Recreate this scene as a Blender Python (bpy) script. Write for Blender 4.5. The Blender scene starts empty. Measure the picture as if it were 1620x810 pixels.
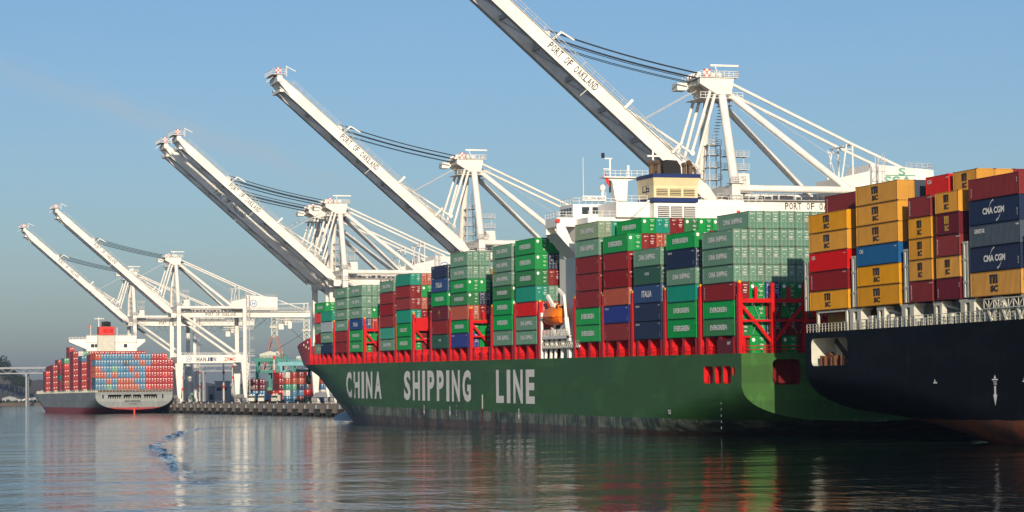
import bpy, math, random
from math import radians, sin, cos, pi, sqrt
from mathutils import Vector, Matrix
random.seed(7)
# World axes: +Y runs along the quay away from the camera, +X from the water towards the land, z = 0 is the water.
scn = bpy.context.scene
COL = scn.collection

# ------------------------------------------------------------------ mesh helpers
class MB:
    def __init__(s): s.v = []; s.f = []; s.m = []; s.cur = 0
    def add(s, vs, fs):
        o = len(s.v); s.v += [tuple(p) for p in vs]
        for f in fs: s.f.append(tuple(i + o for i in f)); s.m.append(s.cur)
        return s
    def box(s, x0, x1, y0, y1, z0, z1):
        return s.add([(x0,y0,z0),(x1,y0,z0),(x1,y1,z0),(x0,y1,z0),(x0,y0,z1),(x1,y0,z1),(x1,y1,z1),(x0,y1,z1)],
                     [(0,3,2,1),(4,5,6,7),(0,1,5,4),(1,2,6,5),(2,3,7,6),(3,0,4,7)])
    def beam(s, a, b, w, h, w2=None, h2=None, up=(0,0,1)):
        a = Vector(a); b = Vector(b); d = (b - a).normalized(); U = Vector(up)
        if abs(d.dot(U)) > .98: U = Vector((0,1,0))
        sd = d.cross(U).normalized(); U = sd.cross(d).normalized()
        w2 = w if w2 is None else w2; h2 = h if h2 is None else h2
        vs = []
        for p, ww, hh in ((a, w, h), (b, w2, h2)):
            for i, j in ((-1,-1),(1,-1),(1,1),(-1,1)): vs.append(p + sd*(i*ww/2) + U*(j*hh/2))
        return s.add(vs, [(0,1,2,3),(7,6,5,4),(0,4,5,1),(1,5,6,2),(2,6,7,3),(3,7,4,0)])
    def tube(s, a, b, r, r2=None, n=8):
        a = Vector(a); b = Vector(b); d = (b - a).normalized(); U = Vector((0,0,1))
        if abs(d.dot(U)) > .98: U = Vector((0,1,0))
        sd = d.cross(U).normalized(); U = sd.cross(d).normalized(); r2 = r if r2 is None else r2
        vs = []
        for p, rr in ((a, r), (b, r2)):
            for k in range(n):
                t = 2*pi*k/n; vs.append(p + sd*(cos(t)*rr) + U*(sin(t)*rr))
        fs = [(k, (k+1) % n, n+(k+1) % n, n+k) for k in range(n)] + [tuple(range(n-1,-1,-1)), tuple(range(n, 2*n))]
        return s.add(vs, fs)
    def path(s, pts, r, n=6):
        for a, b in zip(pts, pts[1:]): s.tube(a, b, r, n=n)
        return s
    def prism(s, poly, axis, t0, t1):
        # poly in the two other axes; axis 'x': (y,z), 'y': (x,z), 'z': (x,y)
        def P(p, t): return {'x': (t, p[0], p[1]), 'y': (p[0], t, p[1]), 'z': (p[0], p[1], t)}[axis]
        n = len(poly)
        return s.add([P(p, t0) for p in poly] + [P(p, t1) for p in poly],
                     [tuple(range(n-1,-1,-1)), tuple(range(n, 2*n))] + [(i, (i+1) % n, n+(i+1) % n, n+i) for i in range(n)])
    def ball(s, c, rx, ry, rz, nu=10, nv=7):
        vs = []; fs = []
        for j in range(nv+1):
            t = pi*j/nv
            for i in range(nu):
                p = 2*pi*i/nu; vs.append((c[0]+rx*sin(t)*cos(p), c[1]+ry*sin(t)*sin(p), c[2]+rz*cos(t)))
        for j in range(nv):
            for i in range(nu): fs.append((j*nu+i, (j+1)*nu+i, (j+1)*nu+(i+1) % nu, j*nu+(i+1) % nu))
        return s.add(vs, fs)
    def rail(s, pts, h=1.1, step=2.0, r=.045, rows=2):
        for a, b in zip(pts, pts[1:]):
            a = Vector(a); b = Vector(b); L = (b-a).length; n = max(1, int(L/step))
            for k in range(rows):
                o = Vector((0,0,h*(k+1)/rows)); s.tube(a+o, b+o, r, n=4)
            for k in range(n+1):
                p = a.lerp(b, k/n); s.tube(p, p+Vector((0,0,h)), r, n=4)
        return s
    def mesh(s, name, smooth=False):
        me = bpy.data.meshes.new(name); me.from_pydata(s.v, [], s.f); 
        if any(s.m): me.polygons.foreach_set('material_index', s.m)
        me.update()
        if smooth:
            me.polygons.foreach_set('use_smooth', [True]*len(me.polygons)); me.set_sharp_from_angle(angle=radians(smooth if smooth is not True else 35))
        return me
    def build(s, name, mat, parent=None, smooth=False, loc=(0,0,0)):
        return link(name, s.mesh(name, smooth), mat, parent, loc)

def link(name, me, mat, parent=None, loc=(0,0,0), override=False):
    o = bpy.data.objects.new(name, me); COL.objects.link(o)
    mats = mat if isinstance(mat, (list, tuple)) else [mat]
    if len(me.materials) == 0:
        for m in mats: me.materials.append(m)
    if override:
        o.material_slots[0].link = 'OBJECT'; o.material_slots[0].material = mats[0]
    o.location = loc
    if parent: o.parent = parent
    return o
def thing(name, label, cat, loc=(0,0,0), rot=(0,0,0), group=None):
    o = bpy.data.objects.new(name, None); COL.objects.link(o); o.empty_display_size = 1
    o.location = loc; o.rotation_euler = rot
    return tag(o, label, cat, group)
def tag(o, label, cat, group=None):
    o['label'] = label; o['category'] = cat
    if group: o['group'] = group
    return o
def kind(o, k): o['kind'] = k; return o

# ------------------------------------------------------------------ materials
class NT:
    def __init__(s, name):
        s.m = bpy.data.materials.new(name); s.m.use_nodes = True; s.t = s.m.node_tree; s.t.nodes.clear()
        s.out = s.n('ShaderNodeOutputMaterial'); s.b = s.n('ShaderNodeBsdfPrincipled'); s.l(s.b.outputs[0], s.out.inputs[0])
    def n(s, t, **k):
        x = s.t.nodes.new(t)
        for a, b in k.items():
            if a in x.inputs: x.inputs[a].default_value = b
            else: setattr(x, a, b)
        return x
    def l(s, a, b): s.t.links.new(a, b)
    def coord(s, scale=(1,1,1)):
        tc = s.n('ShaderNodeTexCoord'); mp = s.n('ShaderNodeMapping'); mp.inputs['Scale'].default_value = scale
        s.l(tc.outputs['Object'], mp.inputs[0]); return mp.outputs[0]
    def noise(s, vec, sc, det=3, rough=.55):
        x = s.n('ShaderNodeTexNoise'); x.inputs['Scale'].default_value = sc; x.inputs['Detail'].default_value = det
        x.inputs['Roughness'].default_value = rough; s.l(vec, x.inputs['Vector']); return x.outputs['Fac']
    def ramp(s, f, a, b, c0=0., c1=1.):
        x = s.n('ShaderNodeMapRange'); x.inputs[1].default_value = a; x.inputs[2].default_value = b
        x.inputs[3].default_value = c0; x.inputs[4].default_value = c1; s.l(f, x.inputs[0]); return x.outputs[0]
    def mix(s, f, a, b, mode='MIX'):
        x = s.n('ShaderNodeMix'); x.data_type = 'RGBA'; x.blend_type = mode
        for v, i in ((f, 0), (a, 6), (b, 7)):
            if hasattr(v, 'links') or hasattr(v, 'is_linked'): s.l(v, x.inputs[i])
            elif i == 0: x.inputs[0].default_value = v
            else: x.inputs[i].default_value = (*v, 1)
        return x.outputs[2]
    def math(s, op, a, b=None):
        x = s.n('ShaderNodeMath'); x.operation = op
        for v, i in ((a, 0), (b, 1)):
            if v is None: continue
            if hasattr(v, 'is_linked'): s.l(v, x.inputs[i])
            else: x.inputs[i].default_value = v
        return x.outputs[0]

def paint(name, c, rough=.5, dirt=.25, rust=0., scale=.6, streak=True, metal=0., var=0.):
    k = NT(name)
    v = k.coord(); f = k.noise(v, scale, 4)
    col = k.mix(k.ramp(f, .35, .75), c, tuple(x*(1-dirt) + .01*dirt for x in c))
    if streak:
        g = k.noise(k.coord((1.6, 1.6, .12)), 1.3, 4)
        col = k.mix(k.ramp(g, .5, .8, 0, dirt*1.6), col, tuple(x*.5+.008 for x in c))
    if rust:
        g = k.noise(k.coord((1, 1, .35)), 1.1, 6, .7)
        col = k.mix(k.ramp(g, .62, .75, 0, rust), col, (.16, .055, .02))
    if var:
        oi = k.n('ShaderNodeObjectInfo'); hs = k.n('ShaderNodeHueSaturation')
        k.l(k.ramp(oi.outputs['Random'], 0, 1, 1-var, 1+var), hs.inputs['Value'])
        r2 = k.math('FRACT', k.math('MULTIPLY', oi.outputs['Random'], 17.3))
        k.l(k.ramp(r2, 0, 1, 1-var*.8, 1.05), hs.inputs['Saturation'])
        k.l(col, hs.inputs['Color']); col = hs.outputs[0]
    k.l(col, k.b.inputs['Base Color']); k.b.inputs['Roughness'].default_value = rough; k.b.inputs['Metallic'].default_value = metal; k.b.inputs['Specular IOR Level'].default_value = .2
    return k.m

M = {}
M['crane'] = paint('crane_white_paint', (.80,.77,.70), .42, .22, .25, .25)
M['crane_grey'] = paint('crane_grey_steel', (.62,.60,.56), .5, .25, .1)
M['shipwhite'] = paint('ship_white_paint', (.80,.78,.72), .4, .08, .12, .3)
M['cream'] = paint('funnel_cream_paint', (.74,.61,.36), .45, .12)
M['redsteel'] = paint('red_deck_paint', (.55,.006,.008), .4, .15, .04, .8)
M['darkred'] = paint('dark_red_paint_and_shade', (.16,.006,.009), .5, .3, .1)
M['black'] = paint('black_soot_paint', (.018,.017,.017), .6, .2)
M['cable'] = paint('dark_wire_rope', (.03,.03,.032), .6, .1, streak=False)
M['glass'] = paint('dark_window_glass', (.03,.045,.055), .08, .1, streak=False)
M['grey'] = paint('pale_grey_steel', (.36,.38,.35), .5, .2, .08)
M['palegrey'] = paint('offwhite_deck_steel', (.58,.57,.48), .5, .2, .08)
M['letter'] = paint('white_lettering_paint', (.88,.86,.80), .5, .06)
M['hullletter'] = paint('weathered_hull_lettering', (.88,.84,.77), .55, .12, .05)
M['inkletter'] = paint('dark_lettering_paint', (.03,.03,.035), .5, .1)
M['blueletter'] = paint('blue_lettering_paint', (.04,.14,.40), .5, .1)
M['navyletter'] = paint('navy_lettering_paint', (.012,.03,.12), .5, .1)
M['redletter'] = paint('red_lettering_paint', (.60,.05,.03), .5, .1)
M['greenletter'] = paint('green_lettering_paint', (.16,.36,.26), .5, .1)
M['yellowletter'] = paint('yellow_lettering_paint', (.75,.45,.06), .5, .1)
M['orange'] = paint('orange_lifeboat_shell', (.90,.21,.010), .35, .15)
M['orange2'] = paint('orange_lower_shell', (.72,.14,.010), .4, .2)
M['yellow'] = paint('safety_yellow_paint', (.75,.38,.02), .45, .1)
M['concrete'] = paint('quay_concrete', (.42,.33,.24), .85, .35, .12, .3)
M['asphalt'] = paint('yard_asphalt', (.07,.07,.068), .9, .3, streak=False, scale=.05)
M['rubber'] = paint('black_rubber_and_shade', (.02,.02,.02), .8, .3)
M['fender'] = paint('fender_panel', (.22,.25,.27), .6, .3, .1)
M['teal'] = paint('teal_crane_paint', (.04,.22,.17), .5, .2)
M['paleteal'] = paint('pale_teal_crane_paint', (.16,.40,.42), .5, .2)
M['silver'] = paint('silver_tarp', (.26,.33,.38), .5, .3)
M['rust'] = paint('rusty_steel', (.14,.06,.03), .8, .3)
M['shed'] = paint('shed_cladding', (.32,.33,.34), .6, .2)
M['steelgrey'] = paint('bridge_steel', (.34,.35,.36), .7, .2)
M['bulb'] = paint('bluegrey_bulb_paint', (.42,.46,.50), .5, .3)
M['rod'] = paint('galvanised_lock_rod', (.40,.42,.38), .45, .3)

CC = {  # code: (colour, words used in labels)
 'E': ((.002,.24,.050), 'bright green'), 'e': ((.022,.155,.050), 'darker green'), 'C': ((.105,.225,.155), 'pale grey-green'),
 'R': ((.185,.012,.012), 'maroon'), 'r': ((.50,.012,.010), 'bright red'), 'O': ((.36,.065,.030), 'orange-brown'),
 'T': ((.012,.215,.150), 'teal'), 'N': ((.012,.022,.060), 'dark navy'), 'I': ((.014,.048,.155), 'blue'),
 'B': ((.010,.026,.20), 'royal blue'), 'G': ((.022,.075,.055), 'deep green'), 'M': ((.58,.27,.022), 'mustard yellow'),
 'K': ((.020,.105,.260), 'mid blue'), 'S': ((.28,.34,.38), 'silver-grey'), 'Q': ((.055,.075,.10), 'slate grey'),
 'b': ((.045,.16,.27), 'sky blue'), 'g': ((.10,.28,.17), 'leaf green'), 'W': ((.55,.53,.48), 'off-white'), 'P': ((.34,.010,.012), 'scarlet'),
 'D': ((.11,.010,.018), 'dark wine red'), 'A': ((.19,.27,.17), 'olive-green')}
for k, (c, w) in CC.items():
    M['box_'+k] = paint('container_'+w.replace(' ', '_').replace('-', '_'), c, .48, .16, .22 if k in 'CROMA' else .12, .5, var=.10)

def hull_mat(name, top, bands, spec=.25):
    # bands: list of (z_upper, clean colour, dirty colour, dirt amount); paint boundaries follow the ship's own height
    k = NT(name); tc = k.n('ShaderNodeTexCoord'); sp = k.n('ShaderNodeSeparateXYZ'); k.l(tc.outputs['Object'], sp.inputs[0])
    n1 = k.noise(k.coord((.25,.25,.25)), .35, 4)
    st = k.noise(k.coord((.9,.9,.10)), 1.2, 5, .65)
    col = k.mix(k.ramp(n1, .35, .7), top, tuple(x*.80 for x in top))
    col = k.mix(k.ramp(st, .52, .78, 0, .6), col, tuple(x*.5+.012 for x in top))
    pl = k.n('ShaderNodeTexBrick'); pl.inputs['Scale'].default_value = 1; pl.inputs['Mortar Size'].default_value = .03
    pl.inputs['Brick Width'].default_value = 11; pl.inputs['Row Height'].default_value = 2.6
    pl.inputs['Color1'].default_value = (1,1,1,1); pl.inputs['Color2'].default_value = (.88,.89,.88,1); pl.inputs['Mortar'].default_value = (.70,.70,.70,1)
    pv_ = k.noise(k.coord((1,.12,.35)), .9, 1); col = k.mix(k.ramp(pv_, .60, .61, 0, .35), col, tuple(x*1.35+.008 for x in top))
    sc_ = k.noise(k.coord((1,.05,1.3)), .9, 4, .65); col = k.mix(k.ramp(sc_, .60, .72, 0, .5), col, tuple(x*.42+.004 for x in top))
    rr = k.noise(k.coord((2.2,2.2,.07)), .8, 4, .6); col = k.mix(k.ramp(rr, .69, .76, 0, .55), col, (.10,.045,.02))
    cb = k.n('ShaderNodeCombineXYZ'); k.l(sp.outputs[1], cb.inputs[0]); k.l(sp.outputs[2], cb.inputs[1]); k.l(cb.outputs[0], pl.inputs['Vector'])
    col = k.mix(.8, col, k.mix(1., col, pl.outputs['Color'], 'MULTIPLY'))
    for zu, c, d, amt in bands:
        a = k.noise(k.coord((.35,.35,.28)), .55, 6, .7); b = k.noise(k.coord((1.1,1.1,.10)), .8, 5, .65)
        cc = k.mix(k.ramp(a, .44, .60), c, d)
        cc = k.mix(k.ramp(b, .52, .66, 0, amt), cc, tuple(x*1.5 for x in d))
        cc = k.mix(k.ramp(k.noise(k.coord((.16,.11,.2)), 1.0, 3, .6), .50, .62, 0, amt*.8), cc, tuple(x*.3 for x in c))
        cc = k.mix(k.ramp(k.noise(k.coord((.9,.9,.14)), .6, 5, .7), .57, .68, 0, amt*.9), cc, (.15,.06,.02))
        wob = k.math('MULTIPLY', k.noise(k.coord((1,1,1)), .25, 3), .5)
        col = k.mix(k.ramp(k.math('SUBTRACT', sp.outputs[2], wob), zu-.27, zu-.23), cc, col)
    k.l(col, k.b.inputs['Base Color']); k.b.inputs['Roughness'].default_value = .5; k.b.inputs['Specular IOR Level'].default_value = spec
    bp = k.n('ShaderNodeBump'); bp.inputs['Strength'].default_value = .5; bp.inputs['Distance'].default_value = .09
    k.l(k.noise(k.coord((.3,.3,.5)), 1.0, 2), bp.inputs['Height']); k.l(bp.outputs[0], k.b.inputs['Normal'])
    return k.m
M['hullgreen'] = hull_mat('green_hull_paint', (.044,.132,.027), [(2.15, (.040,.062,.045), (.19,.21,.15), .95), (.25, (.055,.045,.040), (.12,.085,.065), .7)])
M['hullblack'] = hull_mat('black_hull_paint', (.0035,.0035,.0055), [(2.9, (.26,.07,.03), (.12,.055,.035), .7)], .06)
M['hullgrey'] = hull_mat('grey_hull_paint', (.27,.29,.28), [(2.6, (.34,.025,.025), (.22,.03,.03), .3)])

# ------------------------------------------------------------------ lettering
_tx = {}
def text_pts(body, bold=0., shear=0.):
    key = (body, bold, shear)
    if key in _tx: return _tx[key]
    cu = bpy.data.curves.new('t', 'FONT'); cu.body = body; cu.offset = bold; cu.shear = shear; cu.resolution_u = 3; cu.fill_mode = 'FRONT'
    o = bpy.data.objects.new('t', cu); COL.objects.link(o)
    dg = bpy.context.evaluated_depsgraph_get(); me = o.evaluated_get(dg).to_mesh()
    vs = [(v.co.x, v.co.y) for v in me.vertices]; fs = [tuple(p.vertices) for p in me.polygons]
    o.evaluated_get(dg).to_mesh_clear(); bpy.data.objects.remove(o); bpy.data.curves.remove(cu)
    x0 = min(v[0] for v in vs); x1 = max(v[0] for v in vs); y0 = min(v[1] for v in vs); y1 = max(v[1] for v in vs)
    r = ([((x-x0)/(x1-x0), (y-y0)/(y1-y0)) for x, y in vs], fs); _tx[key] = r; return r
def text_into(mb, body, org, xd, yd, w, h, bold=0.02, shear=0.):
    """lays the words in the parallelogram org + a*w*xd + b*h*yd"""
    vs, fs = text_pts(body, bold, shear); o = Vector(org); X = Vector(xd)*w; Y = Vector(yd)*h
    return mb.add([o + X*a + Y*b for a, b in vs], fs)
def letters(body, name, mat, parent, org, xd, yd, w, h, bold=.02, shear=0.):
    return text_into(MB(), body, org, xd, yd, w, h, bold, shear).build(name, mat, parent)
def serif(mb, body, org, xd, yd, w, h, bold=.014):
    """narrow serif capitals: font strokes with small foot and head serifs"""
    o = Vector(org); X = Vector(xd); Y = Vector(yd); n = len(body); cw = w/n
    for i, ch in enumerate(body):
        if ch == ' ': continue
        text_into(mb, ch, o + X*(cw*(i+.09)), X, Y, cw*.80, h, bold)
        feet = {'P':[.12],'R':[.12,.86],'T':[.43],'F':[.12],'A':[.08,.82],'K':[.12,.84],'L':[.12],'N':[.14,.80],'D':[.12],'H':[.14,.8],'I':[.4],'J':[.6]}.get(ch, [])
        for f in feet:
            c = o + X*(cw*(i+f)); s = cw*.26; t = h*.07
            for k in (0, 1):
                if k and ch in 'LA': continue
                b = c + Y*(k*(h-t)); mb.add([b, b+X*s, b+X*s+Y*t, b+Y*t], [(0,1,2,3)])
    return mb

# ------------------------------------------------------------------ containers
def corr(mb, face, L, Wd, H, pitch, dep, inset=.13):
    """corrugated panel; face '-x','+x' run along y, '+y','-y' run along x"""
    a0, a1 = -L/2 + inset, L/2 - inset
    n = max(2, int((a1-a0)/pitch)); p = (a1-a0)/n; prof = []
    for i in range(n):
        s = a0 + i*p
        prof += [(s, 0), (s+p*.32, 0), (s+p*.5, dep), (s+p*.82, dep)]
    prof.append((a1, 0)); vs = []; fs = []
    z0, z1 = .14, H-.10
    for t, d in prof:
        for z in (z0, z1):
            e = Wd/2 - .025 - d
            vs.append({'-x': (-e, t, z), '+x': (e, t, z), '+y': (t, e, z), '-y': (t, -e, z)}[face])
    for i in range(len(prof)-1): fs.append((2*i, 2*i+1, 2*i+3, 2*i+2) if face in ('+x', '-y') else (2*i, 2*i+2, 2*i+3, 2*i+1))
    mb.add(vs, fs)
_cm = {}
def container_mesh(L, H, doors):
    key = (L, H, doors)
    if key in _cm: return _cm[key]
    W = 2.438; mb = MB(); w = W/2; l = L/2
    for sx in (-1, 1):
        for sy in (-1, 1):
            mb.box(min(sx*w, sx*(w-.12)), max(sx*w, sx*(w-.12)), min(sy*l, sy*(l-.12)), max(sy*l, sy*(l-.12)), 0, H)
        mb.box(min(sx*w, sx*(w-.08))+.004*(sx<0), max(sx*w, sx*(w-.08))-.004*(sx>0), -l+.12, l-.12, 0.05, .15)
        mb.box(min(sx*w, sx*(w-.08))+.004*(sx<0), max(sx*w, sx*(w-.08))-.004*(sx>0), -l+.12, l-.12, H-.11, H-.04)
        mb.box(-w+.12, w-.12, min(sx*l, sx*(l-.08))+.004*(sx<0), max(sx*l, sx*(l-.08))-.004*(sx>0), 0.02, .15)
        mb.box(-w+.12, w-.12, min(sx*l, sx*(l-.08))+.004*(sx<0), max(sx*l, sx*(l-.08))-.004*(sx>0), H-.11, H-.02)
    mb.add([(-w+.08,-l+.08,H-.04),(w-.08,-l+.08,H-.04),(w-.08,l-.08,H-.04),(-w+.08,l-.08,H-.04)], [(0,1,2,3)])
    mb.add([(-w+.08,-l+.08,.06),(w-.08,-l+.08,.06),(w-.08,l-.08,.06),(-w+.08,l-.08,.06)], [(3,2,1,0)])
    corr(mb, '-x', L, W, H, .28, .04); corr(mb, '+x', L, W, H, .28, .04)
    corr(mb, '+y', W, L, H, .26, .045)
    if not doors: corr(mb, '-y', W, L, H, .26, .045)
    _cm[key] = mb.mesh('body'); 
    for f in (0,): pass
    return _cm[key]
def door_mesh(L, H, side):
    key = ('door', L, H, side)
    if key in _cm: return _cm[key]
    y = -L/2 + .05; x0, x1 = (-1.10, -.012) if side < 0 else (.012, 1.10); mb = MB()
    mb.box(x0, x1, y, y+.05, .16, H-.12)
    for z0, z1 in ((.22,.22+(H-.4)*.20), (.28+(H-.4)*.22, .2+(H-.4)*.44), (.28+(H-.4)*.46,.2+(H-.4)*.68),(.28+(H-.4)*.70, H-.2)):
        mb.box(x0+.07, x1-.07, y-.025, y+.004, z0, z1)
    _cm[key] = mb.mesh('door'); return _cm[key]
def rod_mesh(L, H, side):
    key = ('rod', L, H, side)
    if key in _cm: return _cm[key]
    y = -L/2 + .0; mb = MB()
    for x in ((-.92, -.28) if side < 0 else (.28, .92)):
        mb.tube((x, y, .10), (x, y, H-.07), .028, n=6)
        for z in (.35, 1.1, H-.75, H-.3): mb.box(x-.07, x+.07, y-.02, y+.04, z, z+.09)
        mb.box(x-.02, x+.30, y-.04, y-.01, 1.0, 1.06)
    _cm[key] = mb.mesh('lock_rod'); return _cm[key]
def casting_mesh(L, H):
    key = ('cast', L, H)
    if key in _cm: return _cm[key]
    mb = MB(); w, l = 1.222, L/2+.004
    for sx in (-1,1):
        for sy in (-1,1):
            for z0, z1 in ((-.005,.115),(H-.12,H+.005)):
                mb.box(min(sx*w,sx*(w-.17)), max(sx*w,sx*(w-.17)), min(sy*l,sy*(l-.18)), max(sy*l,sy*(l-.18)), z0, z1)
    _cm[key] = mb.mesh('corner_castings'); return _cm[key]
_lm = {}
XD, YD = Vector((0,-1,0)), Vector((0,0,1))
def mark(kindname, L, H):
    """painted words on the long side that faces the water (x = -W/2)"""
    key = (kindname, L, H)
    if key in _lm: return _lm[key]
    mb = MB(); X = -1.226
    def t(body, y, z, w, h, bold=.045): text_into(mb, body, (X, y, z), XD, YD, w, h, bold)
    def cols(y, z0, n, s, w=.16):   # a column of small characters
        for i in range(n): t('B53H8L4S70'[i % 10], y, z0 + (n-1-i)*s, w*.9, s*.72, .02)
    mat = M['letter']
    if kindname == 'green_words': t('EVERGREEN', 3.3, H*.36, 6.6, H*.30, .035); cols(-L/2*.93, H*.7, 2, .2)
    elif kindname == 'uni_words': t('UNIGLORY', 3.1, H*.36, 6.2, H*.30, .035)
    elif kindname == 'china_words':
        t('CHINA', 3.6, H*.36, 2.7, H*.31, .035); t('SHIPPING', .5, H*.36, 4.2, H*.31, .035)
        cols(L/2*.93, H*.14, 7, H*.105, .22); t('CCLU 482', -L/2*.70, H*.85, 1.2, .13)
    elif kindname == 'italia': t('ITALIA', 2.5, H*.32, 4.6, H*.36, .035); t('LT 40', -L/2*.72, H*.85, 1.0, .13)
    elif kindname == 'sealand': cols(L/2*.90, H*.14, 8, H*.088, .34); t('SLSU 81', -L/2*.76, H*.85, 1.0, .13)
    elif kindname == 'capital': t('CAI', 1.0, H*.52, 1.9, H*.16, .03); t('CAXU', -L/2*.8, H*.85, .8, .13)
    elif kindname == 'small_left': t('CAI', L/2*.86, H*.64, 1.1, H*.2, .04); t('2210', -L/2*.80, H*.8, .7, .14)
    elif kindname == 'hanjin_small': t('TEXU 40', L/2*.9, H*.78, 1.8, H*.11, .03); t('45G1', -L/2*.78, H*.82, .8, .14); cols(-L/2*.88, H*.15, 3, .2)
    elif kindname == 'plain': cols(L/2*.9, H*.14, 4, .28, .2); cols(-L/2*.9, H*.55, 3, .2, .2)
    elif kindname == 'genstar': t('GENSTAR', L/2*.80, H*.62, 2.6, H*.2, .04); t('GESU', -L/2*.84, H*.8, .8, .2)
    elif kindname == 'yellow_bird':
        mat = M['yellowletter']; t('H', .8, H*.42, .6, H*.25, .04); t('L', .1, H*.5, .6, H*.25, .04); t('HL', .4, H*.22, .8, .14)
    elif kindname in ('msc', 'msc_yellow'):
        mat = M['inkletter'] if kindname == 'msc' else M['yellowletter']
        f = 1. if L > 8 else .62; w = 1.9*f; z1 = H*.86; zt = H*.50; y = w/2 + (.3 if L > 8 else .1)
        def bar(a, b, c, d): mb.add([(X, a, c), (X, b, c), (X, b, d), (X, a, d)], [(0,3,2,1)])
        bar(y+.05*w, y-.98*w, z1-.2, z1)
        for q in (0, .37, .74): bar(y-q*w, y-(q+.25)*w, zt, z1-.2)
        t('SC', y-.06*w, H*.17, w*.95, H*.26, .05); cols(L/2*.9, H*.14, 9, H*.085, .16)
    elif kindname == 'cma':
        t('CMA CGM', 2.7, H*.38, 5.2, H*.27, .04)
        for sg in (1, -1):
            for i in range(5):
                a0 = radians((100 if sg > 0 else 280) + i*12); a1 = a0 + radians(8.5)
                cy, cz = (-.35 if sg < 0 else -.2), H*.515; r0, r1 = 1.12, 1.12 + .07 + .035*(4-i)
                p = [(X, cy + r*1.15*-cos(a) if True else 0, cz + r*sin(a)) for r, a in ((r0,a0),(r1,a0),(r1,a1),(r0,a1))]
                mb.add(p, [(0,1,2,3)])
        cols(-L/2*.9, H*.2, 3, .3, .2)
    me = mb.mesh('lettering'); me.materials.append(mat); _lm[key] = me; return me
_logo = {}
def end_mark(L, H, style):
    key = (L, H, style)
    if key in _logo: return _logo[key]
    mb = MB(); y = -L/2 - .012
    def t(b, x, z, w, h): text_into(mb, b, (x, y, z), (1,0,0), (0,0,1), w, h, .03)
    if style == 'round':
        mb.add([(-.72+.27*cos(a*pi/8), y, H*.76+.27*sin(a*pi/8)) for a in range(16)], [tuple(range(16))])
        t('EMCU 94', .25, H*.83, .75, .13); t('45G1', .45, H*.73, .4, .11); t('MGW', .3, H*.5, .6, .09); t('TARE', .3, H*.45, .6, .09); t('CU', .35, H*.22, .4, .2)
    else:
        t('LU', -.85, H*.80, .4, .18); t('4', -.3, H*.80, .12, .18); t('CCLU 5', .25, H*.83, .75, .15)
        t('22G1', .45, H*.68, .5, .13); t('MGW', .3, H*.55, .65, .10); t('NET', .3, H*.49, .6, .10); t('CUM', -.7, H*.56, .25, .12); t('TARE', .3, H*.40, .5, .09)
    me = mb.mesh('end_marks'); me.materials.append(M['letter']); _logo[key] = me; return me

NMARK = {'E':'green_words','e':'green_words','C':'china_words','A':'china_words','R':'plain','r':'plain','O':'plain','T':None,'N':'hanjin_small','I':'italia',
         'B':'hanjin_small','G':'capital','M':'msc','K':'small_left','S':None,'Q':'genstar'}
WORDS = {'green_words':'white capitals','uni_words':'white capitals','china_words':'pale two-word lettering','italia':'big white lettering','sealand':'vertical white lettering',
         'capital':'small white letters','small_left':'small white letters at left','hanjin_small':'small corner lettering','plain':'no large lettering','genstar':'small white word at left',
         'yellow_bird':'small yellow mark','msc':'black stacked letters','msc_yellow':'yellow stacked letters','cma':'white words between arcs', None:'no lettering'}
ORD = ['lowest','second','third','fourth','fifth','sixth','seventh','eighth']
def container(code, L, hc, loc, rx, label, group, doors=True, mk='auto', detail=2, name='shipping_container'):
    H = 2.896 if hc else 2.591
    if mk == 'auto': mk = NMARK.get(code)
    m = M['box_'+code]
    o = thing(name, label, 'container', loc, (rx, 0, 0), group)
    link('body', container_mesh(L, H, doors), m, o, override=True)
    link('corner_castings', casting_mesh(L, H), M['rust'] if code in 'CTGgAM' else m, o, override=True)
    if doors:
        for sd in (-1, 1):
            d = link('door', door_mesh(L, H, sd), m, o, override=True)
            link('lock_rod', rod_mesh(L, H, sd), m if code in 'EeTR' else M['rod'], d, override=True)
        link('end_marks', end_mark(L, H, 'round' if code in 'Ee' else 'text'), M['letter'], o)
    if mk: link('lettering', mark(mk, L, H), M['letter'], o)
    return o, H

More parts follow.
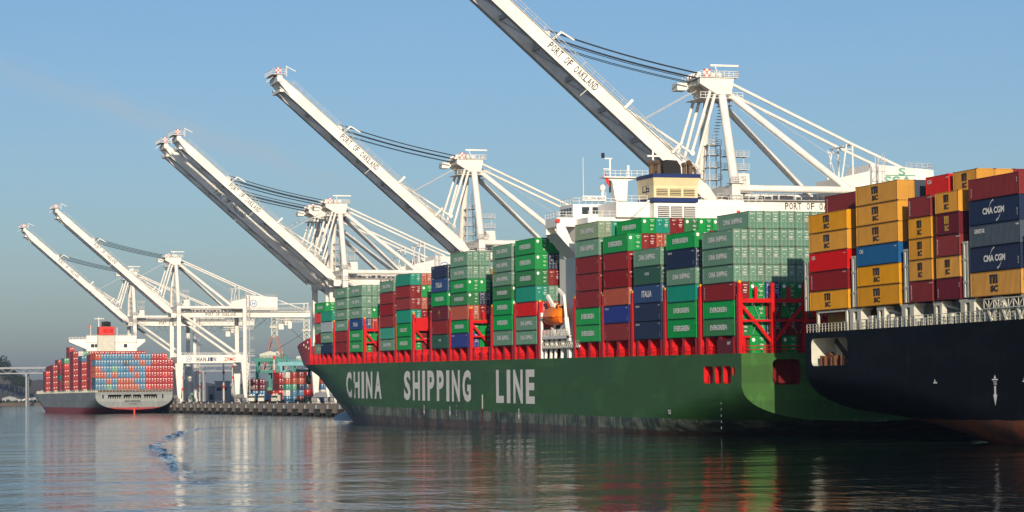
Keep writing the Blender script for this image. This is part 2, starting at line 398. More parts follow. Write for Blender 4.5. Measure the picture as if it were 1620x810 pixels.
# ------------------------------------------------------------------ the green ship
TR = .0088; S0 = 337.; CX = 160.6
def shipz(s, zl): return zl + TR*(s - S0)
def hull(nx, nz, Lp, xs, bdeck, bwl, zk, zd, bil, E0, E1, B, parent, mat, name='hull', pexp=(1.7, 2.6)):
    """closed loft. +y forward, stem profile xs(z), keel rise zk(y); returns mesh builder"""
    mb = MB(); grid = []
    for i in range(nx+1):
        t = i/nx; t = t if True else t
        row = []
        for j in range(nz+1):
            w = (j/nz)
            y0 = t*Lp; zb = zk(y0); z = zb + (zd-zb)*w
            xe = xs(z); f = max(0., (t-.5)/.5); y = y0 + (xe-Lp)*f**1.5 if f else y0
            hz = min(1., (z-zb)/bil(y0)); sh = (1-(1-hz)**2.5)**(1/2.5)
            q = min(1., max(0., z/zd)); E = E0 + (E1-E0)*q; p = pexp[0] + (pexp[1]-pexp[0])*q
            g = max(0., (y-(xe-E))/E); bb = B*max(0., 1-g**p)
            row.append((bb*sh, y, z))
        grid.append(row)
    vs = []; fs = []; R = nz+1
    for row in grid:
        vs += [(-a, b, c) for a, b, c in row] + [(a, b, c) for a, b, c in row]
    for i in range(nx):
        for j in range(nz):
            a = i*2*R + j; b = (i+1)*2*R + j
            fs.append((a, a+1, b+1, b)); fs.append((a+R, b+R, b+R+1, a+R+1))
        a = i*2*R; b = (i+1)*2*R
        fs.append((a, b, b+R, a+R)); fs.append((a+nz, a+R+nz, b+R+nz, b+nz))
    fs.append(tuple([j for j in range(R)] + [R+j for j in range(R-1,-1,-1)]))
    e = nx*2*R; fs.append(tuple([e+R+j for j in range(R)] + [e+j for j in range(R-1,-1,-1)]))
    mb.add(vs, fs); return mb
def interp(pts, x):
    if x <= pts[0][0]: return pts[0][1]
    for (a, b), (c, d) in zip(pts, pts[1:]):
        if x <= c: return b + (d-b)*(x-a)/(c-a)
    return pts[-1][1]
def cut(o, cutters, mats):
    """subtract the cutter meshes and freeze the result"""
    import bmesh
    bm = bmesh.new(); bm.from_mesh(o.data); bmesh.ops.remove_doubles(bm, verts=bm.verts, dist=.003); bmesh.ops.recalc_face_normals(bm, faces=bm.faces); bm.to_mesh(o.data); bm.free()
    for m in mats: o.data.materials.append(m)
    tmp = []
    for cm in cutters:
        c = bpy.data.objects.new('c', cm); COL.objects.link(c); c.parent = o.parent; tmp.append(c)
        md = o.modifiers.new('b', 'BOOLEAN'); md.object = c; md.operation = 'DIFFERENCE'; md.solver = 'EXACT'; md.material_mode = 'TRANSFER'
    dg = bpy.context.evaluated_depsgraph_get(); me = bpy.data.meshes.new_from_object(o.evaluated_get(dg))
    o.modifiers.clear(); o.data = me
    for c in tmp: bpy.data.objects.remove(c)
    me.polygons.foreach_set('use_smooth', [True]*len(me.polygons)); me.set_sharp_from_angle(angle=radians(38))
def rrect(a0, a1, b0, b1, r, n=4):
    pts = []
    for cx, cy, st in ((a1-r, b1-r, 0), (a0+r, b1-r, 90), (a0+r, b0+r, 180), (a1-r, b0+r, 270)):
        for k in range(n+1):
            t = radians(st + 90*k/n); pts.append((cx+r*cos(t), cy+r*sin(t)))
    return pts
def cutter(poly, axis, t0, t1, mat):
    me = MB().prism(poly, axis, t0, t1).mesh('c')
    import bmesh
    bm = bmesh.new(); bm.from_mesh(me); bmesh.ops.recalc_face_normals(bm, faces=bm.faces); bm.to_mesh(me); bm.free()
    me.materials.append(mat); return me

green = thing('container_ship', 'long green-hulled container ship with white block lettering and red deck fittings', 'container ship', (CX, S0, 0), (TR, 0, 0))
DK = 12.1; BZ = 14.72
zkG = lambda y: interp([(0,1.9),(8,.4),(18,-1.2),(40,-5),(70,-9),(400,-9)], y)
bilG = lambda y: interp([(0,6.0),(20,8.),(60,8.)], y)
xsG = lambda z: interp([(-9,312),(-2.5,317),(0,325),(3.8,330),(9.1,336),(12.1,348)], z)
hb = hull(150, 22, 348, xsG, None, None, zkG, DK, bilG, 110, 80, 21., green, None, pexp=(1.8, 2.6))
ho = hb.build('hull', M['hullgreen'], green)
cs = []
for a, b in ((4.0,6.9),(7.6,10.3),(11.1,14.7)): cs.append(cutter(rrect(a, b, 7.7, 10.3, .6), 'x', -23, -18.6, M['redsteel']))
cs.append(cutter(rrect(2.5, 3.4, 8.9, 10.2, .35), 'x', -23, -19.5, M['redsteel']))
for sx in (-1, 1): cs.append(cutter(rrect(min(sx*16.1, sx*11.7), max(sx*16.1, sx*11.7), 7.5, 11.2, .7), 'y', -2, 3.2, M['darkred']))  # darker red lining paints in the shade inside the stern openings
cut(ho, cs, [M['redsteel'], M['darkred']])
# bollards and rollers inside the mooring openings
mb = MB()
for y in (5.2, 6.2, 9.6, 10.4, 13.2, 14.2): mb.tube((-20.2, y, 7.7), (-20.2, y, 8.9), .28)
mb.build('mooring_rollers', M['redsteel'], green)
# bulb and rudder
MB().ball((0, 330, -4.6), 3.0, 18.5, 3.9, 20, 14).build('bow_bulb', M['bulb'], green, smooth=60)
# bow bulwark: follows the deck edge forward of the break
def deck_half(y, z=12.1):
    xe = 348; g = max(0., (y-(xe-80))/80); return 21*max(0., 1-g**2.6)
mb = MB(); prev = None
ys = [286 + i*2.6 for i in range(25)]; ring = []
for i, y in enumerate(ys):
    yy = min(y, 347.8); t = max(0, (yy-286)/62.); top = interp([(286,18.9),(308,16.9),(330,17.0),(348,18.0)], yy); fl = interp([(286,.15),(296,1.0),(308,2.0),(348,2.4)], yy)
    h = deck_half(yy); ring.append(((h, yy), (h + fl*(1-t*.6), yy + 5.0*t**2, top)))
vs = []; fs = []
for sx in (-1, 1):
    o = len(vs)
    for (h, y), (h2, y2, zt) in ring: vs += [(sx*h, y, 12.05), (sx*h2, y2, zt), (sx*max(0, h-.3), y, 12.05), (sx*max(0, h2-.3), y2-.1, zt)]
    for i in range(len(ring)-1):
        a = o+4*i
        fs += [(a, a+1, a+5, a+4), (a+2, a+6, a+7, a+3), (a+1, a+3, a+7, a+5)]
    fs.append((o, o+2, o+3, o+1))
n4 = 4*len(ring); a = 4*(len(ring)-1)
fs += [(a, a+1, n4+a+1, n4+a), (a+2, a+3, n4+a+3, n4+a+2)]
mb.add(vs, fs); mb.build('bow_bulwark', M['redsteel'], green)
mb = MB()
for i, (y, z) in enumerate(((288.5,17.8),(291,16.6),(287.8,16.2),(294,17.2))):
    q = interp([(286,.15),(296,1.0),(308,2.0)], y)*(z-12.1)/6.3; mb.tube((-deck_half(y)-q-.12, y, z), (-deck_half(y)-q+.1, y, z), .30, n=10)
mb.build('fairlead', M['letter'], green)
# forecastle mast
mb = MB(); mb.tube((0,335,12), (0,335,21), .35, .2); mb.beam((-2,335,19),(2,335,19),.3,.3); mb.build('foremast', M['redsteel'], green)
# anchor
mb = MB(); ya = 300.; xa = -17.4
mb.beam((xa-.6, ya, 8.2), (xa-.4, ya, 11.4), .5, .5); mb.prism([(ya-2.0, 7.6),(ya-1.3,9.4),(ya-.5,8.2),(ya+.5,8.2),(ya+1.3,9.4),(ya+2.0,7.6),(ya,7.0)], 'x', xa-1.0, xa-.3)
mb.build('anchor', M['black'], green)
# hull words
def hull_x(y, z):
    q = min(1., max(0., z/DK)); E = 110 + (80-110)*q; p = 1.8 + .8*q; g = max(0., (y-(xsG(z)-E))/E); return -21*max(0., 1-g**p)
X = -21.035
for w, ya, yb, z0, z1 in (('CHINA', 245.5, 211.3, 3.95, 10.15), ('SHIPPING', 191.5, 139.6, 3.85, 10.2), ('LINE', 122.4, 98.2, 3.85, 10.15)):
    mb = MB(); n = len(w)
    wd = {'I': .33, 'C': .78, 'L': .72, 'E': .76, 'A': .92, 'S': .8, 'N': .84, 'H': .84, 'P': .78, 'G': .86}
    tot = sum(wd[c] for c in w); k = (ya-yb)/(tot+.27*(n-1)); y = ya
    for c in w:
        text_into(mb, c, (X, y, z0), XD, YD, wd[c]*k, z1-z0, .038); y -= wd[c]*k + .27*k
    mb.v = [(hull_x(b_, c_)-.05, b_, c_) for a_, b_, c_ in mb.v]; mb.build('hull_lettering', M['hullletter'], green)
mb = MB()
for y, z in ((155.,2.9),(108.,2.9),(30., 2.9),(175, 2.9)):
    mb.add([(X,y+.25,z),(X,y-.25,z),(X,y-.25,z-1.2),(X,y+.25,z-1.2),(X,y+.6,z-1.2),(X,y,z-2.2),(X,y-.6,z-1.2)], [(0,1,2,3),(4,6,5)]) if y != 30. else text_into(mb, 'TUG', (X, y, z), XD, YD, 1.2, .7, .04)
mb.box(X, X+.02, 131.5, 132.1, 2.6, 5.4)
for y in (8., 150., 300.):
    for i in range(5): text_into(mb, '13579'[i], (hull_x(y, 1+i*.9)-.06, y, 1.+i*.9), XD, YD, .25, .35, .03)
mb.build('hull_marks', M['letter'], green)
MB().box(X-.01, X+.02, 131.5, 132.1, -.5, 2.6).build('draught_mark', M['darkred'], green)

BAYS = {'B2':593.7,'B3':578.7,'X3':564.1,'B4':549.4,'B5':534.7,'X5':520.1,'B6':505.4,'B7':490.7,'X7':476.0,'B8':461.0,'B9':446.2,'B10':411.2,'B11':396.7,'B12':381.8,'B13':366.8,'B14':351.6,'B1':609.2,'B0':624.5}
def colx(j): return 139.6 + 1.22 + 2.5*j
BAYW = {'B14':'stack at the stern','B13':'stack next before the stern one','B12':'third stack from the stern','B11':'fourth stack from the stern','B10':'first stack behind the white house',
        'B9':'stack just before the lifeboat','B8':'second stack before the lifeboat','B7':'grey-topped stack right of the navy-topped one','B6':'navy-topped stack over SHIPPING',
        'B5':'stack left of the navy-topped one','B4':'first stack aft of letters CHINA','B3':'third stack from the bow','B2':'tall second stack near the bow','B1':'low stack near the bow','B0':'foremost narrow stack at the bow'}
ROWW = {0:'outer row', 1:'second row in', 2:'third row in', 3:'fourth row in', 4:'fifth row in', 5:'sixth row in', 6:'seventh row in'}
GREEN = [  # bay, column, first tier, codes bottom to top ('+' = tall box, ':name' = lettering)
 ('B0',1,0,'C R C r E'), ('B1',0,0,'N C S T'),
 ('B2',0,0,'R R C C C C'), 
 ('B3',0,0,'E E I C C C'), ('B3',1,0,'R E O E C C'), 
 ('B4',0,0,'C T R R R C'), 
 ('B5',0,0,'E+ E+:uni_words T+ R R T'), ('B5',1,0,'R+ R+ R+ O E O'), 
 ('B6',0,0,'G+ R+ D+:yellow_bird E+ I+ N'),
 ('B7',0,0,'B+ E O+ e E C C+'), ('B7',1,0,'E+ E R+ N E C C+'), ('B7',2,3,'- R'),
 ('B8',0,0,'C+ E+ E+ e C C C'),
 ('B9',0,0,'C C r T+ e+ E+ E+'), ('B9',1,0,'R C O C+ R+ N+ E+'), ('B9',2,0,'C C R C+ E+ E+ E+'),
 ('B10',0,0,'E+ E+ R+ R+ R+ C+ A+'), ('B10',1,5,'C+ T+'), 
 ('B11',0,0,'R+ B+ O+ R+ R+ E+'), ('B11',1,5,'R+ E'), ('B11',2,5,'O+ T'), ('B11',3,5,'R+ R'), ('B11',4,5,'R+ e'), ('B11',5,5,'R+ E'), ('B11',6,5,'R+ E'),
 ('B12',0,0,'N+ N+ I+ G+ C+'),
 ('B13',0,0,'E+ E T C N+ E'), ('B13',1,5,'R'),
 ('B14',0,0,'e E R:sealand C C C'), ('B14',1,-1,'E E E E C C C C'), ('B14',2,0,'N R B C C C C'), ('B14',3,-1,'E R E E C C C C'), ('B14',4,0,'R E E C C C C'), ('B14',5,0,'R r E C C C C'), ('B14',6,3,'C C C C'),
]
# where upper rows rest on hidden ones, one hidden row is enough to carry them
stackH = {}
for bay, col, t0, codes in GREEN:
    s = BAYS[bay]; z = BZ
    if t0 < 0: z = BZ - 2.6
    if t0 > 0:
        zs = stackH[(bay, 0)]; z = zs[min(t0, len(zs)-1)]
    if bay == 'B0': s = 627.0
    zs = [z]; tier = t0
    for tok in codes.split():
        mk = 'auto'
        if tok == '-': z += 2.6; zs.append(z); tier += 1; continue
        if ':' in tok: tok, mk = tok.split(':')
        hc = '+' in tok; c = tok[0]
        if col > 0 and mk == 'auto' and bay != 'B0' and not (bay == 'B14' and tier == 6) and not (bay == 'B11' and col == 1): mk2 = None
        else: mk2 = mk
        yc = s - 6.096
        wds = WORDS[NMARK.get(c) if mk == 'auto' else mk] if col == 0 else 'doors aft'
        lab = f"{CC[c][1]} container, {wds}, {ORD[max(tier,0)] if tier >= 0 else 'deck-level'} up, {ROWW[col]}, {BAYW[bay]}"
        ws = lab.split()
        if len(ws) > 16: lab = f"{CC[c][1]} container {ORD[max(tier,0)] if tier >= 0 else 'deck-level'} up, {ROWW[col]}, {BAYW[bay]}"
        if len(lab.split()) > 16: lab = f"{CC[c][1]} container {ORD[tier]} up, {ROWW[col].split()[0]} row, {BAYW[bay]}"
        container(c, 12.192, hc, (colx(col), yc, shipz(yc, z)), TR, lab, 'containers stacked on the green ship', mk=mk2)
        z += (2.896 if hc else 2.591) + .03; zs.append(z); tier += 1
    stackH[(bay, col)] = zs

# lashing bridges between the bays, seen as red portal frames
def lashing(half, hi=22.4):
    mb = MB(); n = max(2, int(round(2*half/5.0))); xs_ = [-half + 2*half*i/n for i in range(n+1)]
    for i, x in enumerate(xs_):
        mb.box(x-.33, x+.33, -.45, .45, DK, hi-1.6); mb.box(x-.24, x+.24, -.3, .3, hi-1.6, hi)
    for z0, z1 in ((hi-2.9, hi-2.3), (BZ+2.0, BZ+2.3)): mb.box(-half+.3, half-.3, -.35, .35, z0, z1)
    for i in range(n):
        a, b = (xs_[i], xs_[i+1]) if i % 2 == 0 else (xs_[i+1], xs_[i])
        mb.beam((a, 0, hi-2.9), (b, 0, BZ-1.2), .3, .45)
        mb.box((a+b)/2-.22, (a+b)/2+.22, -.2, .2, hi-2.3, hi-.6)
    return mb
lb = lashing(20.7).mesh('lashing_bridge'); lb2 = lashing(20.7, 22.4).mesh('lashing_bridge')
caps = MB()
for b, s in BAYS.items():
    if b == 'B0': continue
    ys_ = [s - 12.192 - 1.28]
    if b == 'B10': ys_.append(s + 1.3)
    for q in ys_:
        o = link('lashing_bridge', lb, M['redsteel'], green, (0, q - S0, 0))
        MB().box(-20.9, -20.5, -.2, .2, 22.4, 22.75).build('lamp', M['yellow'], o)
mb = MB(); lashing(15, 22.0).build('lashing_bridge', M['redsteel'], green, loc=(0, 610.6+.0 - S0 + 14.2, 0))
# solid red panel on the frame aft of the fifth stack
MB().box(-20.3, -16.6, 534.7-12.2-1.7-S0, 534.7-12.2-.7-S0, 18.8, 21.6).build('lashing_panel', M['redsteel'], green)
# pedestals, coamings and rails between deck and hatch
pedm = MB().box(0, 1.5, -.55, .55, DK, BZ-.35).box(-.02, 2.2, -.75, .75, BZ-.35, BZ-.03).mesh('container_pedestal'); rl = MB(); dark = MB()
for b, s in BAYS.items():
    for q in (s-.7, s-6.1, s-11.5):
        y = q - S0; x = -20.75
        if y > 290: x = -deck_half(y)+.4
        link('container_pedestal', pedm, M['redsteel'], green, (x, y, 0))
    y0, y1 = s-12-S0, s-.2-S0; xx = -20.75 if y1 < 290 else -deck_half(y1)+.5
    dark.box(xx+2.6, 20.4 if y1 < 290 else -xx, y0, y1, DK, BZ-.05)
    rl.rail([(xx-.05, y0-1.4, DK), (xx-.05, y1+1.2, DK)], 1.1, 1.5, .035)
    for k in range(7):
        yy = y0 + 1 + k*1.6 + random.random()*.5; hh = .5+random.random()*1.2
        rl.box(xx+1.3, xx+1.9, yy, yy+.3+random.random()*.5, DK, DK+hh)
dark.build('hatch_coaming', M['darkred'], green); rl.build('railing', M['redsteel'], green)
for j in range(1, 6):   # crossed lashing rods on the door ends behind the stern frame
    xc = colx(j) - CX; mb = MB()
    for z0, z1 in ((BZ+.2, BZ+5.3), (BZ+5.3, BZ+8.0)): mb.tube((xc-1.05, 2.0, z0), (xc+1.05, 2.15, z1), .035, n=4).tube((xc+1.05, 2.0, z0), (xc-1.05, 2.15, z1), .035, n=4)
    mb.build('lashing_rod', M['rod'], green)
# transverse stern rail + AMP box
mb = MB(); mb.rail([(-20.5, .4, DK), (20.5, .4, DK)], 1.1, 1.6, .05); mb.build('railing', M['redsteel'], green)
MB().box(-20.9, -18.4, 3.2, 9.5, DK, BZ-.4).build('shore_power_box', M['darkred'], green)
letters('AMP', 'lettering', M['letter'], green, (-20.93, 5.6, 13.4), XD, YD, 1.3, .5)
# ---- white house
W = M['shipwhite']
def hz(z): return z - .70      # measured world height near s = 420 -> ship height
hx0 = 143.2-CX; hy0, hy1 = 415.-S0, 431.-S0
b = MB(); b.box(hx0, -hx0, hy0, hy1, DK, hz(37.5)); b.box(148.2-CX, 176-CX, hy0-1, hy1-1, hz(37.5), hz(40.2))
b.build('accommodation_block', W, green)
b = MB(); b.box(154.4-CX, 170.5-CX, 411.6-S0, 416-S0, DK, hz(39.9)); b.build('engine_casing', W, green)
# louvres (three columns, two rows)
lv = MB(); fr = MB()
for i in range(3):
    x0 = 155.1-CX+i*2.45
    for z0, z1 in ((hz(36.9), hz(39.3)),):
        lv.box(x0, x0+2.1, 411.5-S0, 411.58-S0, z0, z1)
        for k in range(7): fr.box(x0, x0+2.1, 411.3-S0, 411.5-S0, z0+k*.34, z0+k*.34+.14)
lv.build('louvre', M['black'], green); fr.build('louvre_slat', W, green)
FN = thing  # alias unused
# funnel: cream body with navy bands, flared top
fx0, fx1, fy0, fy1 = 154.5-CX, 162.8-CX, 412.-S0, 420.-S0
b = MB(); b.box(fx0, fx1, fy0, fy1, hz(40.9), hz(43.0)); 
b.add([(fx0,fy0,hz(43.0)),(fx1,fy0,hz(43.0)),(fx1,fy1,hz(43.0)),(fx0,fy1,hz(43.0)),(fx0-.25,fy0-.5,hz(44.4)),(fx1+.35,fy0-.5,hz(44.4)),(fx1+.35,fy1,hz(44.4)),(fx0-.25,fy1,hz(44.4))],
      [(4,5,6,7),(0,1,5,4),(1,2,6,5),(2,3,7,6),(3,0,4,7)])
fun = b.build('funnel', M['cream'], green)
MB().box(fx0-.3, fx1+.4, fy0-.55, fy1+.05, hz(44.4), hz(45.1)).build('funnel_band', M['navyletter'], fun)
MB().box(fx0-.06, fx1+.06, fy0-.06, fy1+.06, hz(40.1), hz(40.9)).build('funnel_band', M['navyletter'], fun)
lv = MB(); fr = MB()
for i in range(3):
    x0 = fx0+.5+i*2.55; lv.box(x0, x0+2.1, fy0-.03, fy0+.02, hz(41.15), hz(42.5))
    for k in range(5): fr.box(x0, x0+2.1, fy0-.16, fy0-.03, hz(41.15)+k*.29, hz(41.15)+k*.29+.12)
lv.build('louvre', M['black'], fun); fr.build('louvre_slat', M['cream'], fun)
lg = MB(); X = fx0-.03
def sq(y0, y1, z0, z1): lg.add([(X,y0,z0),(X,y1,z0),(X,y1,z1),(X,y0,z1)], [(0,3,2,1)])
zc = hz(42.6); yc_ = (fy0+fy1)/2
for a in ((1.7,.1,.5,.8),(1.7,1.3,-.6,.8),(1.7,.1,-.6,-.35),(-.1,-.45,-.9,1.0),(-.1,-1.7,.5,.8),(-.1,-1.7,-.05,.2),(-1.35,-1.7,-.6,.2),(-.1,-1.7,-.6,-.35)): sq(yc_+a[0], yc_+a[1], zc+a[2], zc+a[3])
lg.build('funnel_emblem', M['navyletter'], fun)
ex = MB()
for x, y, r, h in ((fx0+.3,2,.38,1.9),(fx0+1.0,3,.42,2.1),(fx0+1.5,1.4,.42,2.0),(fx1-.9,1.2,.42,1.9),(fx1-1.7,2,.40,1.7),(fx1-.4,3,.42,2.2),(fx1-.1,1.,.25,1.0)):
    y += fy0; ex.tube((x,y,hz(45.0)), (x,y,hz(45.0)+h), r, n=12); ex.tube((x,y,hz(45.0)+h-.1), (x-.35,y-.3,hz(45.0)+h+.35), r*1.05, n=12)
ex.build('exhaust_pipe', paint('sooty_exhaust_pipe', (.14,.09,.05), .6, .4), fun, smooth=40)
MB().prism([(fx0+2.4,hz(45.05)),(fx0+2.2,hz(46.9)),(fx0+2.9,hz(47.7)),(fx0+4.9,hz(47.6)),(fx0+5.6,hz(46.6)),(fx0+5.7,hz(45.05))], 'y', fy0+1.2, fy0+4.5).build('smoke_stack', M['black'], fun)
# wheelhouse and wings
b = MB(); b.box(143.5-CX, 152-CX, 424.-S0, 431.5-S0, hz(37.5), hz(40.4)); b.box(-3, 16, 424-S0, 431.5-S0, hz(40.2), hz(41.4)); b.build('wheelhouse', W, green)
g = MB()
for i in range(3): g.box(145.2-CX+i*2.0, 146.6-CX+i*2.0, 423.92-S0, 424.02-S0, hz(38.6), hz(39.9))
for i in range(4): g.box(143.44-CX, 143.52-CX, 424.8-S0+i*1.6, 425.9-S0+i*1.6, hz(38.7), hz(39.8))
g.build('window', M['glass'], green)
for sx in (-1, 1):
    b = MB(); e = -21.0 - .05; yA, yB = 421.4-S0, 427.9-S0
    def Px(x): return x if sx < 0 else -x
    # wing box
    b.box(min(Px(e), Px(hx0)), max(Px(e), Px(hx0)), yA, yB, hz(36.2), hz(37.8))
    # bracket with opening
    for yy in (yA, yB-.3):
        poly = [(Px(e), hz(36.2)), (Px(e), hz(35.0)), (Px(hx0-.9), hz(32.0)), (Px(hx0), hz(30.6)), (Px(hx0), hz(33.0)), (Px(hx0-.9), hz(33.6)), (Px(e+2.0), hz(35.4)), (Px(e+1.6), hz(36.2))]
        b.prism(poly, 'y', yy, yy+.3)
    b.add([(Px(e), yA, hz(35.0)), (Px(e), yB, hz(35.0)), (Px(hx0), yB, hz(30.8)), (Px(hx0), yA, hz(30.8))], [(0,1,2,3)])
    b.rail([(Px(e), yA, hz(37.8)), (Px(e), yB, hz(37.8))], 1.0, 1.5); b.rail([(Px(e), yA, hz(37.8)), (Px(hx0), yA, hz(37.8))], 1.0, 1.5)
    b.build('bridge_wing', W, green)
MB().tube((-20.9, 421.2-S0, hz(37.2)), (-20.9, 421.0-S0, hz(37.2)), .4, n=10).build('life_ring', M['redletter'], green)
# name board rail above the wheelhouse
b = MB(); b.box(145.2-CX, 149.6-CX, 423.5-S0, 423.6-S0, hz(41.0), hz(41.9)); b.build('name_board', W, green)
letters('CSCL LONG BEACH', 'lettering', M['navyletter'], green, (145.3-CX, 423.47-S0, hz(41.2)), (1,0,0), (0,0,1), 4.1, .5)
b = MB()
b.rail([(143.5-CX,424-S0,hz(40.4)),(143.5-CX,431-S0,hz(40.4))],1.1,1.2); b.rail([(143.5-CX,424-S0,hz(40.4)),(152-CX,424-S0,hz(40.4))],1.1,1.2)
b.rail([(148.2-CX,hy0-1,hz(40.2)),(154-CX,hy0-1,hz(40.2))],1.1,1.2); b.rail([(163-CX,hy0-1,hz(40.2)),(176-CX,hy0-1,hz(40.2))],1.1,1.2)
b.rail([(143.3-CX,415-S0,hz(37.5)),(154-CX,415-S0,hz(37.5))],1.1,1.2)
for k in range(9):   # outside stairs
    b.box(151.0-CX+k*.33, 151.4-CX+k*.33, hy0-1.5, hy0-1.1, hz(37.6)+k*.30, hz(37.65)+k*.30)
b.beam((150.9-CX, hy0-1.5, hz(37.6)), (154.2-CX, hy0-1.5, hz(40.5)), .08, .25)
b.build('deck_railing', W, green)
b = MB()  # radar mast and aerials
b.prism([(152.0-CX,hz(41.2)),(151.4-CX,hz(44.6)),(150.2-CX,hz(45.4)),(157.2-CX,hz(45.4)),(154.4-CX,hz(44.8)),(154.2-CX,hz(41.2))], 'y', 425-S0, 426.5-S0)
b.box(149.6-CX, 158-CX, 424.2-S0, 427-S0, hz(45.3), hz(45.5)); b.rail([(149.6-CX,424.2-S0,hz(45.5)),(158-CX,424.2-S0,hz(45.5))],1.1,1.)
b.tube((151-CX,425-S0,hz(45.4)),(151-CX,425-S0,hz(48.8)),.16); b.beam((150.0-CX,425-S0,hz(48.8)),(151.4-CX,425-S0,hz(48.8)),.2,.2); b.beam((149.7-CX,425-S0,hz(46.9)),(151.-CX,425-S0,hz(46.9)),.15,.15)
b.tube((154.5-CX,425-S0,hz(45.4)),(154.5-CX,425-S0,hz(47.6)),.25); b.tube((159.3-CX,425-S0,hz(45.4)),(159.3-CX,425-S0,hz(50.8)),.18); b.beam((158.2-CX,425-S0,hz(49.4)),(160.4-CX,425-S0,hz(49.4)),.2,.3)
b.beam((164.-CX,425-S0,hz(48.3)),(166.2-CX,425-S0,hz(48.6)),.25,.25); b.tube((165.1-CX,425-S0,hz(45)),(165.1-CX,425-S0,hz(48.4)),.15)
b.tube((146.2-CX,426-S0,hz(41)),(146.2-CX,426-S0,hz(49)),.05,n=5); b.tube((151.2-CX,428-S0,hz(41)),(151.2-CX,428-S0,hz(45.5)),.05,n=5)
b.tube((149.9-CX,426-S0,hz(41)),(149.9-CX,426-S0,hz(43)),.3); b.build('radar_mast', W, green)
MB().ball((149.9-CX,426-S0,hz(43.5)),.62,.62,.7).build('radar_dome', W, green, smooth=60)
b = MB(); b.box(149.7-CX-.25, 149.7-CX+.25, 424.9-S0, 425.3-S0, hz(48.9), hz(49.8)); b.tube((150.8-CX,424.6-S0,hz(44.8)),(150.8-CX,424.6-S0,hz(42.6)),.18); b.build('signal_lamp', M['black'], green)
for x, z in ((157.3,38.3),(173.2,38.4)): 
    y = 413.9 if x < 160 else 411.5
    MB().box(x-2.5-CX if x < 160 else x-CX-3.2, x-1.8-CX if x < 160 else x-CX-2.6, 414.9-S0-1 if x < 160 else 411.4-S0, 415-S0 if x<160 else 411.5-S0, hz(z-.4), hz(z+.3)).build('fire_locker', M['redletter'], green)
flag = MB()
for i in range(5):
    a, c = i/5., (i+1)/5.
    flag.add([(149.8+1.3*a*.8-CX, 424.7-S0+.2*sin(a*6), hz(46.6-2.2*a)), (149.8+1.3*c*.8-CX, 424.7-S0+.2*sin(c*6), hz(46.6-2.2*c)), (149.9+1.3*c*.8-CX, 424.7-S0+.2*sin(c*6), hz(45.0-1.9*c)), (149.9+1.3*a*.8-CX, 424.7-S0+.2*sin(a*6), hz(45.0-1.9*a))], [(0,1,2,3)])
fo = flag.build('flag', M['redletter']); fo.location = (CX, S0, 0); fo.rotation_euler = (TR, 0, 0)
md = fo.modifiers.new('t', 'SOLIDIFY'); md.thickness = .03
tag(fo, 'small red flag hanging from the mast beside the cream funnel', 'flag')
# lifeboat station
b = MB(); py0, py1 = 413.6-S0, 431.6-S0
b.box(-20.8, -17.4, 416-S0, 431.8-S0, 15.55, 16.1)
for y in (417.2, 421.0, 424.6, 427.2, 430.2): b.beam((-20.5, y-S0, DK), (-20.2, y-S0, 15.6), .42, .5)
b.box(-20.9, -20.5, 431.5-S0, 432-S0, DK, 20.4); b.box(-20.8, -18.4, 416-S0, 417.2-S0, DK, 16)
b.beam((-20.3, 418.0-S0, 16.1), (-20.2, 419.3-S0, 19.2), .7, .8); b.beam((-20.2,419.3-S0,19.2), (-19.8, 421.5-S0, 23.2), .45, .6); b.beam((-19.8, 421.5-S0, 23.2), (-20.3,423.2-S0,24.4), .4, .5)
b.beam((-20.2,419.3-S0,18.2), (-20.0, 424.5-S0, 16.6), .35, .4); b.beam((-19.9, 427.4-S0, 21.6), (-20.3, 429.4-S0, 23.4), .5, .6); b.beam((-20.0, 425.5-S0, 16.2), (-19.9, 428.4-S0, 17.6), .3, .4)
b.beam((-19.4,428.4-S0,16), (-19.5,427.6-S0,22.0), .35, .4)
b.rail([(-20.8,416-S0,16.1),(-20.8,431.5-S0,16.1)], 1.1, .8, .05, 3)
b.build('lifeboat_davit', W, green)
b = MB()
for z in (13.9, 15.0): b.beam((-20.95, 410.-S0, z), (-20.95, 430.5-S0, z), .12, .16)
for i in range(21): b.beam((-20.95, 410.-S0+i*1.02, 13.9), (-20.95, 411.-S0+i*1.02, 15.0) if i < 20 else (-20.95,430.4-S0,15.0), .1, .12)
b.box(-20.9,-20.2,410.-S0,430.5-S0,13.95,14.3); b.build('gangway', M['palegrey'], green)
lbz = shipz(427, 18.0)
lf = thing('lifeboat', 'orange enclosed lifeboat hanging in white davits below the bridge wing', 'lifeboat', (140.9, 427.3, lbz), (TR,0,0))
def boat(z0, z1, nl=14, flip=1):
    vs = []; fs = []; nn = 9; Lb = 8.6
    for i in range(nl+1):
        t = i/nl; y = -Lb/2 + Lb*t; w = 1.55*(1 - abs(2*t-1)**3.2*(.55 if t < .5 else .92)); 
        for j in range(nn+1):
            a = pi*j/nn
            zz = (1.75 if flip > 0 else 1.5)*(1 - abs(2*t-1)**4*(.25 if t < .5 else .55))
            vs.append((-w*cos(a), y, z0 + flip*sin(a)*zz))
    for i in range(nl):
        for j in range(nn): a = i*(nn+1)+j; fs.append((a, a+1, a+nn+2, a+nn+1))
    fs.append(tuple(range(nn+1))); fs.append(tuple(range(nl*(nn+1), (nl+1)*(nn+1))))
    return MB().add(vs, fs)
boat(1.55, 3.4).build('canopy', M['orange'], lf, smooth=50); boat(1.5, 0, flip=-1).build('hull', M['orange2'], lf, smooth=50)
b = MB(); b.box(-.55,.55,-4.0,-2.4,2.9,3.6); b.build('helm_cupola', M['orange'], lf)
b = MB(); b.box(-.4,.4,-4.05,-4.0,3.05,3.4); b.box(-.62,-.54,-3.7,-2.9,3.0,3.4); b.build('window', M['glass'], lf)
